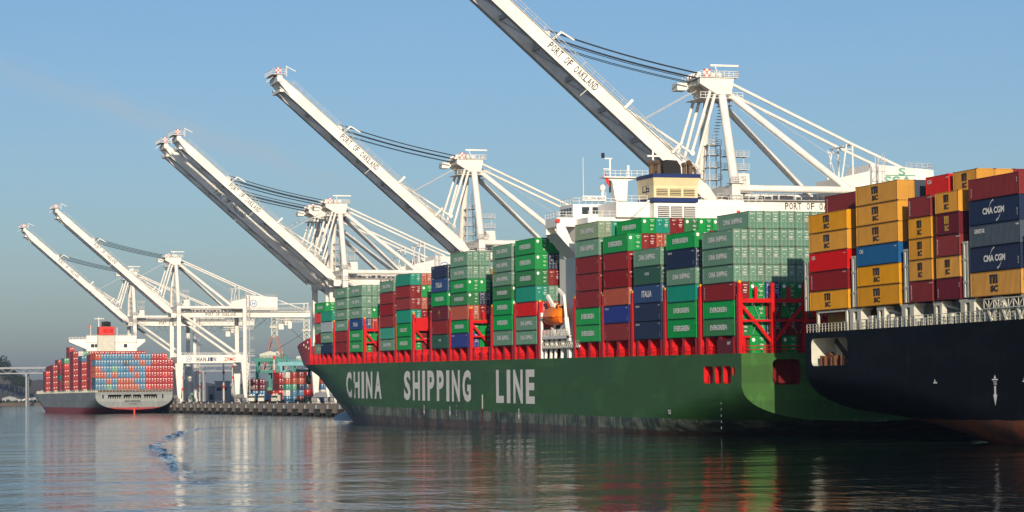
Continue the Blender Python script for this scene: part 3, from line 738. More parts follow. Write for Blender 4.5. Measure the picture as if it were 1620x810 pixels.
MB().box(-1.62,1.62,-3.6,3.2,1.45,1.62).build('fender_strake', M['orange2'], lf)
MB().tube((0,-2.8,3.4),(-.1,-2.8,6.0),.06,n=5).tube((0,2.4,3.2),(-.1,2.4,5.6),.06,n=5).build('fall_wire', M['cable'], lf)

# ------------------------------------------------------------------ the black ship (stern to the green one)
blk = thing('container_ship', 'black-hulled container ship with cream deck fittings and mustard containers, cut by the right edge', 'container ship', (CX, 314, 0))
DB, BB, SB = 14.45, 17.33, 314.
zkB = lambda y: interp([(0,2.9),(10,2.3),(22,1.1),(34,-.6),(60,-5),(400,-9)], y)
xsB = lambda z: interp([(-9,225),(0,232),(14.5,262)], z)
h2 = hull(110, 20, 262, xsB, None, None, zkB, DB, lambda y: interp([(0,7.0),(40,8.5)], y), 80, 60, 21., blk, None)
ob = h2.build('hull', M['hullblack'], blk); ob.rotation_euler = (0, 0, pi)
cut(ob, [cutter(rrect(-13.4, -1.9, 9.9, 13.6, .8), 'x', -24, -17.5, M['palegrey'])], [M['palegrey']])
def bs(s): return s - SB
b = MB()
for s in (310.5, 309.3, 307.2, 306.2, 304.0, 303.2): b.tube((-20.2, bs(s), 9.9), (-20.2, bs(s), 11.0+random.random()*.4), .27)
b.box(-20, -19, bs(309), bs(306.4), 9.9, 11.3); b.tube((-19.6,bs(309.8),10.9),(-18.9,bs(309.8),10.9),.9,n=12); b.build('mooring_winch', M['rust'], blk)
b = MB(); b.beam((-18.6, bs(309.5), 13.4), (-18.4, bs(304.6), 10.2), .1, .8)
for k in range(10): b.box(-18.9,-18.4, bs(309.3-k*.48)-.04, bs(309.3-k*.48)+.04, 13.3-k*.33, 13.36-k*.33)
b.build('stair', M['black'], blk)
# cream posts between bays
GAPS = [313.7, 298.5, 283.2, 267.4, 252.2]
for g in GAPS:
    b = MB()
    for i in range(5):
        x = -20.6 + i*10.2
        for dy in (-.42, .42):
            b.box(x-.25, x+.25, bs(g)+dy-.2, bs(g)+dy+.2, BB+.1, 24.1)
        for z in (19.4, 22.1, 24.1): b.box(x-.28, x+.28, bs(g)-.66, bs(g)+.66, z-.25, z)
    b.box(-20.4, 20.4, bs(g)-.15, bs(g)+.15, 23.3, 23.7)
    b.build('lashing_post', M['palegrey'], blk)
    b = MB(); x = -20.75
    if g < 313:
        for dy in (-1.15, 1.15): b.box(x, x+1.4, bs(g)+dy-.55, bs(g)+dy+.55, DB, BB-.5)
        b.add([(x,bs(g)-1.7,BB-.5),(x+1.5,bs(g)-1.7,BB-.5),(x+1.5,bs(g)+1.7,BB-.5),(x,bs(g)+1.7,BB-.5),(x,bs(g)-2.3,BB-.1),(x+1.5,bs(g)-2.3,BB-.1),(x+1.5,bs(g)+2.3,BB-.1),(x,bs(g)+2.3,BB-.1)], [(0,3,2,1),(4,5,6,7),(0,1,5,4),(1,2,6,5),(2,3,7,6),(3,0,4,7)])
        b.build('container_pedestal', M['palegrey'], blk)
        c = MB(); [c.box(x-.02, x+.3, bs(g)+dy-.15, bs(g)+dy+.15, BB-.1, BB+.15) for dy in (-2.1, 2.1)]; c.build('lamp', M['yellow'], blk)
b = MB()
for s in (291., 275.1, 260.):
    for dy in (-.75, .75): b.box(-20.7, -20.0, bs(s)+dy-.28, bs(s)+dy+.28, DB, BB-.6)
    b.box(-20.72, -19.4, bs(s)-1.15, bs(s)+1.15, BB-.6, BB-.1)
    b.beam((-20.4, bs(s)-.9, BB-.5), (-19.0, bs(s)-2.4, BB-1.1), .3, .3); b.build('container_pedestal', M['palegrey'], blk); b = MB()
b = MB(); b.box(-18.0, 18.6, bs(60), bs(297.5), DB+.01, BB-.04); b.build('hatch_coaming', M['grey'], blk)
b = MB()
for k in range(26):
    s = 296.5 - k*1.85; 
    if any(abs(s-g) < 2.2 for g in GAPS): continue
    hgt = .8+random.random()*1.1; MB().box(-20.5, -20.0+random.random()*.6, bs(s)-.45-random.random()*.3, bs(s)+.4, DB, DB+hgt).build('deck_locker', M['palegrey'], blk)
b = MB(); b.rail([(-20.9, bs(298), DB), (-20.9, bs(247), DB)], 1.25, 1.2, .045, 3); b.rail([(-20.9, bs(313.6), DB), (-20.9, bs(300.5), DB)], 1.1, 1.0, .045, 3)
b.box(-20.8,-20.5,bs(301.4),bs(301.0),DB,BB); b.box(-20.8,-20.5,bs(310.6),bs(310.2),DB,BB); b.box(-20.8,-20.5,bs(310.4),bs(301.2),BB-.35,BB-.1); b.build('railing', M['palegrey'], blk)
b = MB()   # stowed gangway truss
for z in (15.9, 17.0): b.beam((-21.15, bs(262.5), z), (-21.15, bs(246), z), .12, .14)
for k in range(14): b.beam((-21.15, bs(262.5-k*1.18), 15.9 if k % 2 else 17.0), (-21.15, bs(262.5-(k+1)*1.18), 17.0 if k % 2 else 15.9), .08, .1); b.beam((-21.15, bs(262.5-k*1.18), 15.9), (-21.15, bs(262.5-k*1.18), 17.0), .08, .1)
for s in (261, 257.5, 254, 250): b.beam((-20.9, bs(s), DB), (-21.0, bs(s)+.8, 15.9), .2, .3); b.beam((-20.9, bs(s), 15.0), (-21.0, bs(s)-1.0, 15.8), .2, .25)
b.build('gangway', M['palegrey'], blk)
X = -21.06
b = MB(); s = bs(260.4)
b.add([(X,s+.22,6.9),(X,s-.22,6.9),(X,s-.22,5.9),(X,s+.22,5.9),(X,s+.48,5.9),(X,s,4.6),(X,s-.48,5.9)], [(0,1,2,3),(4,6,5)])
text_into(b, 'TUG', (X, s+.40, 7.0), XD, YD, .8, .45, .03)
b.add([(X,s+.7,7.55),(X,s-.7,7.55),(X,s-.7,7.7),(X,s+.7,7.7)], [(0,1,2,3)]); b.add([(X,s+.3,7.75),(X,s-.3,7.75),(X,s,8.2)], [(0,1,2)])
for q in (275.5, 253.4): b.add([(X,bs(q)+.5,7.3),(X,bs(q)-.5,7.3),(X,bs(q)-.5,7.45),(X,bs(q)+.5,7.45)], [(0,1,2,3)]); b.add([(X,bs(q)+.3,7.5),(X,bs(q)-.1,7.5),(X,bs(q)+.1,7.85)], [(0,1,2)])
b.build('hull_marks', M['letter'], blk)
# its containers
BLACK = [ (312.3, 12.192, 0, 0, 'M R r:small_left M M', 'aftmost stack over the mooring opening'),
 (312.3, 12.192, 1, 3, 'M M R', 'aftmost stack over the mooring opening'), 
 (297.2, 12.192, 0, 0, 'M M K M M:msc M', 'tall stack second from the stern'), (297.2, 12.192, 1, 3, 'M M Q', 'tall stack second from the stern'),
 (282.0, 6.058, 0, 0, 'R M M M R', 'left one of the two short stacks'), (282.0, 6.058, 1, 3, 'R M r:small_left', 'left one of the two short stacks'),
 (274.7, 6.058, 0, 0, 'D:plain M R D:msc_yellow M', 'right one of the two short stacks'), (274.7, 6.058, 1, 3, 'R M M', 'right one of the two short stacks'), (274.7, 6.058, 2, 3, 'R R M', 'right one of the two short stacks'), (274.7, 6.058, 3, 3, 'R R R', 'right one of the two short stacks'), (274.7, 6.058, 4, 3, 'R R R', 'right one of the two short stacks'),
 (266.0, 12.192, 0, 0, 'M+ N+:cma Q N+:cma R', 'big stack at the right edge'), (266.0, 12.192, 1, 3, 'M N', 'big stack at the right edge')]
stk = {}
for s, L, col, t0, codes, where in BLACK:
    z = BB if t0 == 0 else stk[(s, 0)][min(t0, len(stk[(s, 0)])-1)]
    zs = [z]; t = t0
    for tok in codes.split():
        mk = 'auto'
        if ':' in tok: tok, mk = tok.split(':')
        c = tok[0]; hc = '+' in tok
        if c == 'R' and mk == 'auto': mk = 'sealand' if col == 0 and L < 7 or s > 300 else 'plain'
        mw = NMARK.get(c) if mk == 'auto' else mk
        lab = f"{CC[c][1]} container, {WORDS[mw]}, {ORD[t]} up, {ROWW[col]}, {where}"
        if len(lab.split()) > 16: lab = f"{CC[c][1]} container, {WORDS[mw]}, {ORD[t]} up, {where}" if col == 0 else f"{CC[c][1]} container {ORD[t]} up, {ROWW[col]}, {where}"
        if len(lab.split()) > 16: lab = f"{CC[c][1]} box {ORD[t]} up, {ROWW[col].split()[0]} row, {where}"
        _, H = container(c, L, hc, (139.6+1.22+2.5*col, s-L/2, z), 0, lab, 'containers stacked on the black ship', doors=False, mk=mk)
        z += H + .03; zs.append(z); t += 1
    if col == 0: stk[(s, 0)] = zs
container('M', 12.192, False, (143.5, 306.3, DB+.02), 0, 'mustard yellow container at deck level behind the rail of the black ship', 'containers stacked on the black ship', doors=False, mk=None)

# the inner stacks of both ships, hidden behind the outer rows: one mass each
def inner_mass(cells, label, loc=(0,0,0), rot=(0,0,0)):
    mb = MB(); cl = ['C','E','R','T','N','O','M','R']; rr_ = random.Random(11)
    for x, y0, y1, z, n in cells:
        for t in range(n): mb.cur = rr_.randrange(len(cl)); mb.box(x-1.2, x+1.2, y0, y1, z+t*2.62, z+t*2.62+2.57)
    me = mb.mesh('stacked_containers'); o = bpy.data.objects.new('stacked_containers', me); COL.objects.link(o)
    for c in cl: me.materials.append(M['box_'+c])
    o.location = loc; o.rotation_euler = rot; kind(o, 'stuff'); tag(o, label, 'containers')
cells = []
for b_, s_ in BAYS.items():
    if b_[0] == 'X' or b_ == 'B0': continue
    n0 = len(stackH[(b_, 0)]) - 2
    c0 = {'B14':7,'B11':1,'B9':3,'B10':2}.get(b_, 2)
    for j in range(c0, 16):
        if b_ in ('B1','B2') and j > 13: continue
        cells.append((colx(j)-CX, s_-12.19-S0, s_-S0, BZ+.02, n0 if b_ != 'B11' else 5))
inner_mass(cells, 'unlit inner stacks behind the outer rows of the green ship', (CX, S0, 0), (TR, 0, 0))
cells = []
for s_, L_ in ((312.3,12.19),(297.2,12.19),(282.,6.05),(274.7,6.05),(266.,12.19)):
    for j in range(1, 16):
        if s_ > 312 and j < 5: n_ = 3
        cells.append((colx(j), s_-L_, s_, BB+.02, 3))
inner_mass(cells, 'inner stacks behind the outer row of the black ship')

# ------------------------------------------------------------------ far container as one mesh
def far_mesh(L, H=2.591):
    key = ('far', L)
    if key in _cm: return _cm[key]
    mb = MB(); w = 1.219; mb.box(-w, w, -L/2, L/2, 0, H)
    y = -L/2 - .03
    for x0, x1 in ((-1.1,-.04),(.04,1.1)): mb.box(x0, x1, y, -L/2+.01, .15, H-.12)
    n = int(L/.55)
    for i in range(n): yy = -L/2+.2+i*.55; mb.box(-w-.03, -w+.01, yy, yy+.25, .15, H-.12)
    mb.cur = 1; y -= .012
    for x0, x1, z0, z1 in ((-.85,-.35,1.85,2.2),(.3,.9,1.95,2.2),(.35,.85,1.55,1.7),(-.8,-.5,1.1,1.3),(.4,.8,.8,.95)): mb.add([(x0,y,z0),(x1,y,z0),(x1,y,z1),(x0,y,z1)], [(0,1,2,3)])
    me = mb.mesh('shipping_container'); _cm[key] = me; return me
def far_container(code, L, loc, rz, label, group):
    me = far_mesh(L); o = bpy.data.objects.new('shipping_container', me); COL.objects.link(o)
    if len(me.materials) == 0: me.materials.append(M['box_'+code]); me.materials.append(M['letter'])
    o.material_slots[0].link = 'OBJECT'; o.material_slots[0].material = M['box_'+code]
    o.location = loc; o.rotation_euler = (0, 0, rz); return tag(o, label, 'container', group)

# ------------------------------------------------------------------ the distant grey ship
LX, LS = 167.2, 1095.
ls = thing('container_ship', 'distant grey-hulled container ship seen from astern with red and blue containers', 'container ship', (LX, LS, 0))
DL = 9.35
zkL = lambda y: interp([(0,1.5),(10,.4),(25,-1.5),(60,-6),(400,-7)], y)
hL = hull(100, 18, 292, lambda z: interp([(-7,255),(0,262),(3,266),(9.4,288)], z), None, None, zkL, DL, lambda y: interp([(0,6.6),(30,6.6)], y), 90, 60, 16.9, ls, None)
oL = hL.build('hull', M['hullgrey'], ls)
cs = [cutter(rrect(a, c, 6.5, 8.2, .25), 'y', -2, 2.5, M['black']) for a, c in ((-11.4,-5.5),(-4.6,-1.2),(-.5,3.0),(4.2,10.0),(-13.9,-13.3),(12.2,12.8))]
cut(oL, cs, [M['black']])
b = MB()
for x in range(-11, 11): b.box(x+.2, x+.45, .5, .8, 6.5, 7.0+random.random()*.4)
b.build('mooring_rollers', M['palegrey'], ls)
b = MB(); text_into(b, 'BAY BRIDGE', (-4.0, -.06, 4.9), (1,0,0), (0,0,1), 6.6, .85, .04); text_into(b, 'PANAMA', (-1.9, -.06, 3.8), (1,0,0), (0,0,1), 3.2, .6, .03); b.build('lettering', M['inkletter'], ls)
b = MB(); b.box(-.35,.35,-.3,.2,.0,2.2); b.build('rudder_head', M['redletter'], ls)
b = MB(); b.rail([(-16.6,.2,DL),(16.6,.2,DL)], 1.1, 1.4, .06); b.rail([(-16.8,.2,DL),(-16.8,225,DL)], 1.1, 3, .06, 1)
for k in range(36): b.box(-16.7, -15.6, 2+k*6.3, 3.2+k*6.3, DL, DL+1.2+random.random()*.5)
b.build('deck_fitting', M['palegrey'], ls)
b = MB(); b.box(-16, 16, 3, 232, DL, DL+.9); b.build('hatch_coaming', M['rust'], ls)
# house
HY = 1178.-LS
b = MB(); b.box(-9.2, 13.5, HY, HY+14, DL, 36.0); b.box(-9.6,13.8,HY-.6,HY+12,33.0,36.0); b.box(-9.6, -2.5, HY-1, HY+8, 27, 30.5); b.build('accommodation_block', W, ls)
for sx in (-1, 1):
    b = MB(); xa, xb = (-17.6, -9.2) if sx < 0 else (13.5, 18.1)
    e = xa if sx < 0 else xb; i_ = xb if sx < 0 else xa
    b.prism([(e, 34.4), (e, 33.2), (i_, 29.6), (i_, 34.4)], 'y', HY+1, HY+5); b.build('bridge_wing', W, ls)
b = MB(); b.box(-4.8, -.2+3.4, HY-3, HY+1, 26, 36.2); b.build('engine_casing', M['palegrey'], ls)
b = MB(); b.box(-4.2, 3.0, HY-3.5, HY+3, 36.2, 40.2); fL = b.build('funnel', M['redletter'], ls)
b = MB(); b.box(-2.2,-.1,HY-3.55,HY-3.5,37.3,39.2); b.box(.4,2.4,HY-3.55,HY-3.5,37.3,39.2); b.build('louvre', M['redsteel'], fL)
b = MB()
for x in (-2.3,-1.4,.2,1.2): b.tube((x,HY-1,40.2),(x,HY-1,42.0+random.random()*.8),.42)
b.ball((-.3,HY-1,41.6),1.5,1.2,1.2); b.build('exhaust_pipe', M['black'], fL)
b = MB(); b.tube((-3,HY+6,35),(-3,HY+6,45),.25); b.beam((-5,HY+6,44.2),(-.5,HY+6,44.2),.2,.3); b.tube((-6.8,HY+6,35),(-6.8,HY+6,41),.15); b.tube((5.6,HY+6,35),(5.6,HY+6,40),.2); b.tube((11,HY+6,35),(11,HY+6,38),.2)
b.rail([(-9.6,HY-.6,35.2),(13.8,HY-.6,35.2)],1.1,1.5,.08); b.rail([(-17.6,HY+1,34.4),(-9.6,HY+1,34.4)],1,1.5,.08); b.build('radar_mast', W, ls)
b = MB(); [b.box(x, x+1.5, HY-.7, HY-.55, z, z+1.5) for x, z in ((-7.6,30.6),(-5.8,30.6),(7.8,30.6),(-7.6,28.2))]; b.build('window', M['glass'], ls)
fb = MB().box(0,1.2,0,.05,0,.9).build('flag', M['redletter']); fb.location = (LX-7.9, LS+HY+5.9, 40.0); tag(fb, 'tiny red flag flying above the white bridge of the distant grey ship', 'flag')
b = MB(); b.tube((-13.6,HY-18,DL),(-13.6,HY-18,DL+8.5),.7,.5); b.beam((-13.6,HY-18,DL+8.2),(-13.2,HY-14,DL+10),.6,.6); b.build('deck_crane', W, ls)
STERN = []
rows = ['bbgbOOOObRRRRR','bbObOOObbRRRRR','OObObbbObRRRRR','ObbgbbObbRRRRR','bbbbbQbbObRRRR','ObbbbbbObbRRRR']
for t, row in enumerate(rows):
    for j, c in enumerate(row):
        if t == 5 and j > 12: continue
        c = 'P' if c == 'R' else c
        if c == 'P' and (j*7+t*3) % 9 == 0: c = 'r'
        if j > 8 or t < 2: STERN.append((j, t, c)); continue
        far_container(c, 12.192, (150.45+1.22+2.44*j, LS+1.4+6.1, DL+.95+t*2.63), 0, f"{CC[c][1]} container on the grey ship's stern, {ORD[t]} tier, {['first','second','third','fourth','fifth','sixth','seventh','eighth','ninth','tenth','eleventh','twelfth','thirteenth','last'][j]} from left", 'containers facing astern on the grey ship')
# the rest of that ship's stacks: past the count, one mass of their own
mb = MB(); rs = random.Random(5); mats = ['P','r','O','b','T','W','P','r','P','P','r','g']
for j, t, c in STERN:
    mb.cur = mats.index(c) if c in mats else 3; x = 150.45+1.22+2.44*j-LX; z = DL+.95+t*2.63
    mb.box(x-1.19, x+1.19, 1.4, 13.6, z, z+2.57)
    mb.cur = 12
    for x0, x1, z0, z1 in ((-.85,-.35,1.85,2.2),(.3,.9,1.95,2.2),(.35,.85,1.55,1.7),(-.8,-.5,1.1,1.3),(.4,.8,.8,.95)): mb.box(x+x0, x+x1, 1.36, 1.4, z+z0, z+z1)
for k in range(1, 16):
    s = 1.4 + 14.8*k
    if 80 < s < 97 or k in (2, 4, 9, 11, 13, 15): continue
    nt = [6,6,6,6,7,7,7,7,6,6,6,6,5,5,5,5][k]; s += 3 if s > 97 else 0
    hw = 16.9*max(0.25, 1-max(0, (s-170)/62.)**2.2*.6)
    for j in range(14):
        x = -15.6 + 2.44*j + (0 if j < 7 else 0)
        if abs(x) > hw: continue
        n2 = nt + (1 if k == 7 and j == 1 else 0) - (1 if j < 1 and k > 5 else 0)
        for t in range(n2):
            if 3 <= j <= 11 and t < n2-2: continue
            mb.cur = rs.choice(range(len(mats))) if rs.random() < .38 else 0
            if k < 3 and t > 4: mb.cur = 0
            mb.box(x-1.2, x+1.2, s, s+12.1, DL+.95+t*2.63, DL+.95+t*2.63+2.55)
            mb.cur = 10 + 2; mb.box(x-.8, x-.35, s-.03, s, DL+.95+t*2.63+1.6, DL+.95+t*2.63+1.95); mb.box(x+.2, x+.8, s-.03, s, DL+.95+t*2.63+1.8, DL+.95+t*2.63+2.05)
mo = mb.mesh('stacked_containers'); oo = bpy.data.objects.new('stacked_containers', mo); COL.objects.link(oo)
for c in mats: mo.materials.append(M['box_'+c])
mo.materials.append(M['letter']); oo.location = (LX, LS, 0); kind(oo, 'stuff'); tag(oo, 'mass of mostly red containers stacked forward on the distant grey ship', 'containers')

# ------------------------------------------------------------------ quay cranes
QZ = 4.1; VW = 187.
def crane(s, label, sign, emblem, detail=True, boomsign=True):
    g = 'white ship-to-shore cranes with raised booms along the quay'
    C = thing('quay_crane', label, 'crane', (VW, s, QZ), group=g); Wt = M['crane']; G = M['crane_grey']
    def z(a): return a - QZ
    def P(x, y, a): return (x, y, a - QZ)
    # legs, tapered below the portal
    for x in (0, 29.5):
        for y in (-9.5, 9.5):
            b = MB(); b.beam(P(x, y, 7.2), P(x, y, 21.6), 1.3, 1.5, 1.4, 3.6, up=(1,0,0)); b.beam(P(x, y, 21.6), P(x, y, 47.3), 1.35, 1.7, up=(1,0,0))
            lg = b.build('leg', Wt, C)
            b = MB()
            for k in (-3.6, -1.2, 1.2, 3.6):
                b.box(x-.5, x+.5, y+k-1.0, y+k+1.0, z(4.9), z(6.0)); b.tube((x-.35,y+k-.55,z(4.5)),(x+.35,y+k-.55,z(4.5)),.42,n=10); b.tube((x-.35,y+k+.55,z(4.5)),(x+.35,y+k+.55,z(4.5)),.42,n=10)
            b.box(x-.4, x+.4, y-4, y+4, z(5.6), z(6.3)); b.build('bogie', G, C)
    for x in (0, 29.5):
        b = MB(); b.box(x-.6, x+.6, -10.6, 10.6, z(6.2), z(7.8)); b.build('sill_beam', Wt, C)
        b = MB(); b.box(x-.7, x+.7, -9, 9, z(22.), z(24.6)); b.box(x-.75, x+.75, -9, 9, z(45.0), z(47.0)); b.build('cross_beam', Wt, C)
    for y in (-9.5, 9.5):
        b = MB(); b.prism([(-.9, z(25.2)), (30.6, z(25.2)), (30.6, z(21.0)), (29.9, z(21.0)), (27.2, z(21.9)), (2.3, z(21.9)), (-.3, z(21.0)), (-.9, z(21.0))], 'y', y-.7, y+.7)
        b.rail([P(1,y-.7,25.2), P(33,y-.7,25.2)], 1.1, 2, .06); b.box(30.6, 34, y-.75, y-.3, z(24.6), z(24.8)); b.build('portal_beam', Wt, C)
        MB().tube(P(.5,y,46.3), P(29.0,y,46.2), .72, n=12).build('tie_tube', Wt, C, smooth=50)
        MB().tube(P(.9,y,43.6), P(27.2,y,25.0), .62, n=10).build('diagonal_brace', Wt, C, smooth=50)
    for y in (-3.6, 3.6):
        b = MB(); b.box(-2.4, 58.6, y-.55, y+.55, z(42.1), z(44.6)); b.add([], []); b.box(-2.4, 60, y-.75, y+.75, z(41.95), z(42.08)); b.build('girder', Wt, C)
        b = MB(); sg = -1 if y < 0 else 1
        b.box(-2, 60, min(y+sg*.6, y+sg*1.7), max(y+sg*.6, y+sg*1.7), z(44.35), z(44.45)); b.rail([P(-2, y+sg*1.7, 44.45), P(60, y+sg*1.7, 44.45)], 1.1, 1.8, .05)
        for k in range(18): b.box(2+k*1.6+random.random()*.5, 3+k*1.6+random.random()*.5, y+sg*.7, y+sg*1.3, z(44.5), z(44.9+random.random()*.5))
        b.build('girder_walkway', G, C)
    b = MB(); [b.box(x-.4, x+.4, -3.1, 3.1, z(42.4), z(44)) for x in (6, 14, 22, 36, 46, 57)]; b.build('girder_tie', Wt, C)
    # boom: two box girders
    A = Vector(P(-2.2, 0, 44.2)); T = Vector(P(-53.2, 0, 88.9)); d = (T-A).normalized(); n = Vector((d.z, 0, -d.x))*-1
    if n.z < 0: n = -n
    L = (T-A).length
    def BP(t, y, h): return tuple(A + d*(t) + Vector((0, y, 0)) + n*h)
    for y in (-4.0, 4.0):
        b = MB(); b.beam(BP(0,y,0), BP(L-5,y,0), 1.1, 2.35, up=(0,1,0)) if False else None
        def slab(t0, t1, y0, y1, h0, h1, h0b=None, h1b=None):
            h0b = h0 if h0b is None else h0b; h1b = h1 if h1b is None else h1b
            b.add([BP(t0,y0,h0),BP(t1,y0,h0b),BP(t1,y1,h0b),BP(t0,y1,h0),BP(t0,y0,h1),BP(t1,y0,h1b),BP(t1,y1,h1b),BP(t0,y1,h1)],
                  [(0,3,2,1),(4,5,6,7),(0,1,5,4),(1,2,6,5),(2,3,7,6),(3,0,4,7)])
        slab(0, 2.5, y-.5, y+.5, -.6, .6, -1.2, 1.2); slab(2.5, L-6, y-.55, y+.55, -1.2, 1.2); slab(L-6, L, y-.5, y+.5, -1.2, 1.2, -.2, 1.0)
        slab(1, L-2, y-.85, y+.85, -1.42, -1.26); slab(3, L-2, y-.62, y+.62, 1.22, 1.30)
        b.build('boom_girder', Wt, C)
        b = MB(); sg = -1 if y < 0 else 1; yy = y + sg*1.1
        for k in range(24):
            t0 = 4 + k*2.6
            if t0 > L-2: break
            b.tube(BP(t0, yy, 1.3), BP(t0, yy, 2.4), .05, n=4)
        for h in (1.85, 2.4): b.tube(BP(4, yy, h), BP(L-3, yy, h), .055, n=4)
        slab(4, L-3, min(y+sg*.6, yy), max(y+sg*.6, yy), 1.2, 1.28); b.build('boom_walkway', G, C)
    b = MB()
    for t in (1.5, 10, 19, 28, 37, 46, 55, 64): b.beam(BP(t,-3.5,-.2), BP(t,3.5,-.2), .7, .9)
    for t in (1.5, 10, 19, 28, 37, 46, 55): b.tube(BP(t,-3.5,-.6), BP(t+9,3.5,-.6), .16, n=5)
    b.build('boom_cross_tie', G, C)
    b = MB(); b.beam(BP(L-.6,-4.8,.4), BP(L-.6,4.8,.4), 1.3, 1.6); b.beam(BP(L-3,-4.6,-1.6), BP(L-3,4.6,-1.6), 1.0, .7)
    b.box(T.x-1.2, T.x+2.2, -4.6, 4.6, T.z+1.0, T.z+1.12); b.rail([(T.x-1.2,-4.6,T.z+1.1),(T.x+2.2,-4.6,T.z+1.1)], 1.2, 1, .06); b.rail([(T.x-1.2,4.6,T.z+1.1),(T.x-1.2,-4.6,T.z+1.1)], 1.2, 1.3, .06)
    b.beam((T.x-.8,-3,T.z+.5), (T.x-2.6,-3,T.z-1.0), .12, .12); b.beam((T.x+2.4,-4.2,T.z+3.2), (T.x+5.0,-4.2,T.z+1.9), .2, .2); b.tube((T.x+2.6,-4.2,T.z+.5),(T.x+2.6,-4.2,T.z+3.2),.1,n=5); b.build('boom_nose', Wt, C)
    def checker(cx, cz, yy, sz):
        k = sz/3
        for i in range(3):
            for j in range(3):
                mm = MBs[(i+j) % 2]; mm.box(cx+i*k, cx+(i+1)*k, yy, yy+.12, cz+j*k, cz+(j+1)*k)
    MBs = [MB(), MB()]; checker(T.x-.4, T.z+1.3, -4.9, 1.35); checker(-4.4, z(68.8), -4.9, 1.5)
    MBs[0].build('warning_board', M['redletter'], C); MBs[1].build('warning_board', M['letter'], C)
    # little davit and cross arm on the boom
    b = MB()
    b.beam(BP(45.6,-4.6,1.2), BP(45.2,-4.6,3.6), .4, .4); b.beam(BP(45.2,-4.6,3.6), BP(42.2,-4.6,4.2), .3, .3)
    b.build('davit', Wt, C)
    for t_, h_ in ((26, 3.4), (13, 4.0)): MB().beam(BP(t_,-4.8,1.0), BP(t_-.2,-4.8,h_), .55, .55).build('stay_bracket', Wt, C)
    MB().beam(BP(34,-4.6,-1.3), BP(34.3,-4.6,-3.2), .12, .12).build('lamp_arm', Wt, C)
    MB().beam(BP(47,-4.4,1.4), BP(47,4.4,1.4), 1.2, 1.3).build('boom_sheave_beam', Wt, C)
    # A-frame
    for sg in (-1, 1):
        MB().tube(P(-.1, sg*2.8, 68.6), P(0, sg*9.4, 47.2), .80, .95, n=14).build('a_frame_leg', Wt, C, smooth=50)
        MB().tube(P(-.4, sg*2.9, 67.2), P(24.4, sg*9.3, 46.4), .66, .70, n=12).build('back_leg', Wt, C, smooth=50)
        y = sg*4.
        for a, jn, c in (((-2.5,66.6),(-6.8,53.6),(-22.0,63.0)), ((-1.7,65.4),(-6.0,50.9),(-19.6,60.9))):
            b = MB(); b.tube(P(a[0],y,a[1]), P(jn[0],y,jn[1]), .33, n=8); b.tube(P(jn[0],y,jn[1]), P(c[0],y,c[1]), .27, n=8); b.tube(P(jn[0],y-.4,jn[1]), P(jn[0],y+.4,jn[1]), .55, n=10); b.build('forestay', Wt, C, smooth=50)
        y = sg*3.4
        b = MB(); b.tube(P(.8,y,68.2), P(28,y,56.1), .34, n=8); b.tube(P(28,y,56.1), P(40.2 if sg < 0 else 37,y,51.0 if sg < 0 else 52.3), .32, n=8); b.build('backstay', Wt, C, smooth=50)
        b = MB()
        for xx in (25.2, 28.2): b.tube(P(xx,y,46), P(xx if xx > 26 else 26.9,y,56.), .17, n=6)
        b.tube(P(25.6,y,55.), P(28.2,y,55.), .12, n=5); b.build('stay_post', Wt, C)
    b = MB(); b.tube(P(26.2,-3.4,55.6), P(26.2,3.4,55.6), .12, n=5); b.tube(P(28.2,-3.4,56), P(28.2,3.4,56), .2, n=5); b.tube(P(25.4,-3.4,46), P(25.8,3.4,55.5), .1, n=5); b.build('stay_post', Wt, C)
    b = MB(); b.prism([(-5.0,z(68.6)),(-5.0,z(67.4)),(-1.6,z(65.4)),(1.6,z(65.4)),(2.2,z(68.6))], 'y', -4.6, -3.2); b.prism([(-5.0,z(68.6)),(-5.0,z(67.4)),(-1.6,z(65.4)),(1.6,z(65.4)),(2.2,z(68.6))], 'y', 3.2, 4.6)
    b.box(-1.5, 1.6, -3.2, 3.2, z(66.4), z(68.4)); b.box(-4.6,-3.4,-3.2,3.2,z(67.5),z(68.4)); b.build('crosshead', Wt, C)
    b = MB(); b.box(-5.2,3.0,-5,5,z(68.62),z(68.72)); b.rail([P(-5,-5,68.7),P(3,-5,68.7)],1.2,1,.06,3); b.rail([P(3,-5,68.7),P(3,5,68.7)],1.2,1.2,.06); b.rail([P(-5,5,68.7),P(3,5,68.7)],1.2,1,.06)
    b.box(-1.6,.6,-2,0,z(68.7),z(70.0)); b.box(-4.8,3.6,-4.2,4.2,z(64.6),z(64.7)); b.rail([P(-4.8,-4.2,64.7),P(-.6,-4.2,64.7)],1.1,1,.06); b.rail([P(.6,-4.2,64.7),P(4.2,-4.2,64.7)],1.1,1,.06)
    for yy in (-2.2,-.8,.8,2.2): b.tube(P(-4.4,yy-.25,69.3), P(-4.4,yy+.25,69.3), .75, n=14)
    b.beam(P(-2.4,-3.5,71.2), P(3.6,-3.5,71.2), .35, .4); b.tube(P(-.6,-3.5,68.7), P(-1.4,-3.5,71.2), .12, n=5); b.box(-7.3,-5.2,2.0,5,z(66.8),z(68.3)); b.build('apex_platform', Wt, C)
    # stair tower inside the A frame and cab
    b = MB()
    for xx, yy in ((-.2,3.2),(2.2,3.2),(-.2,5.6),(2.2,5.6)): b.tube(P(xx,yy,44.6), P(xx,yy,56), .10, n=5)
    for zz in (46.5, 49, 51.5, 54, 56): b.box(-.4, 2.4, 3., 5.8, z(zz), z(zz)+.1); b.rail([P(-.4,3.,zz), P(2.4,3.,zz)], 1.1, .8, .05, 3)
    for k in range(14): b.box(.2+k*.16, 1.2+k*.16, 2.7, 3.6, z(56.2+k*.62), z(56.3+k*.62))
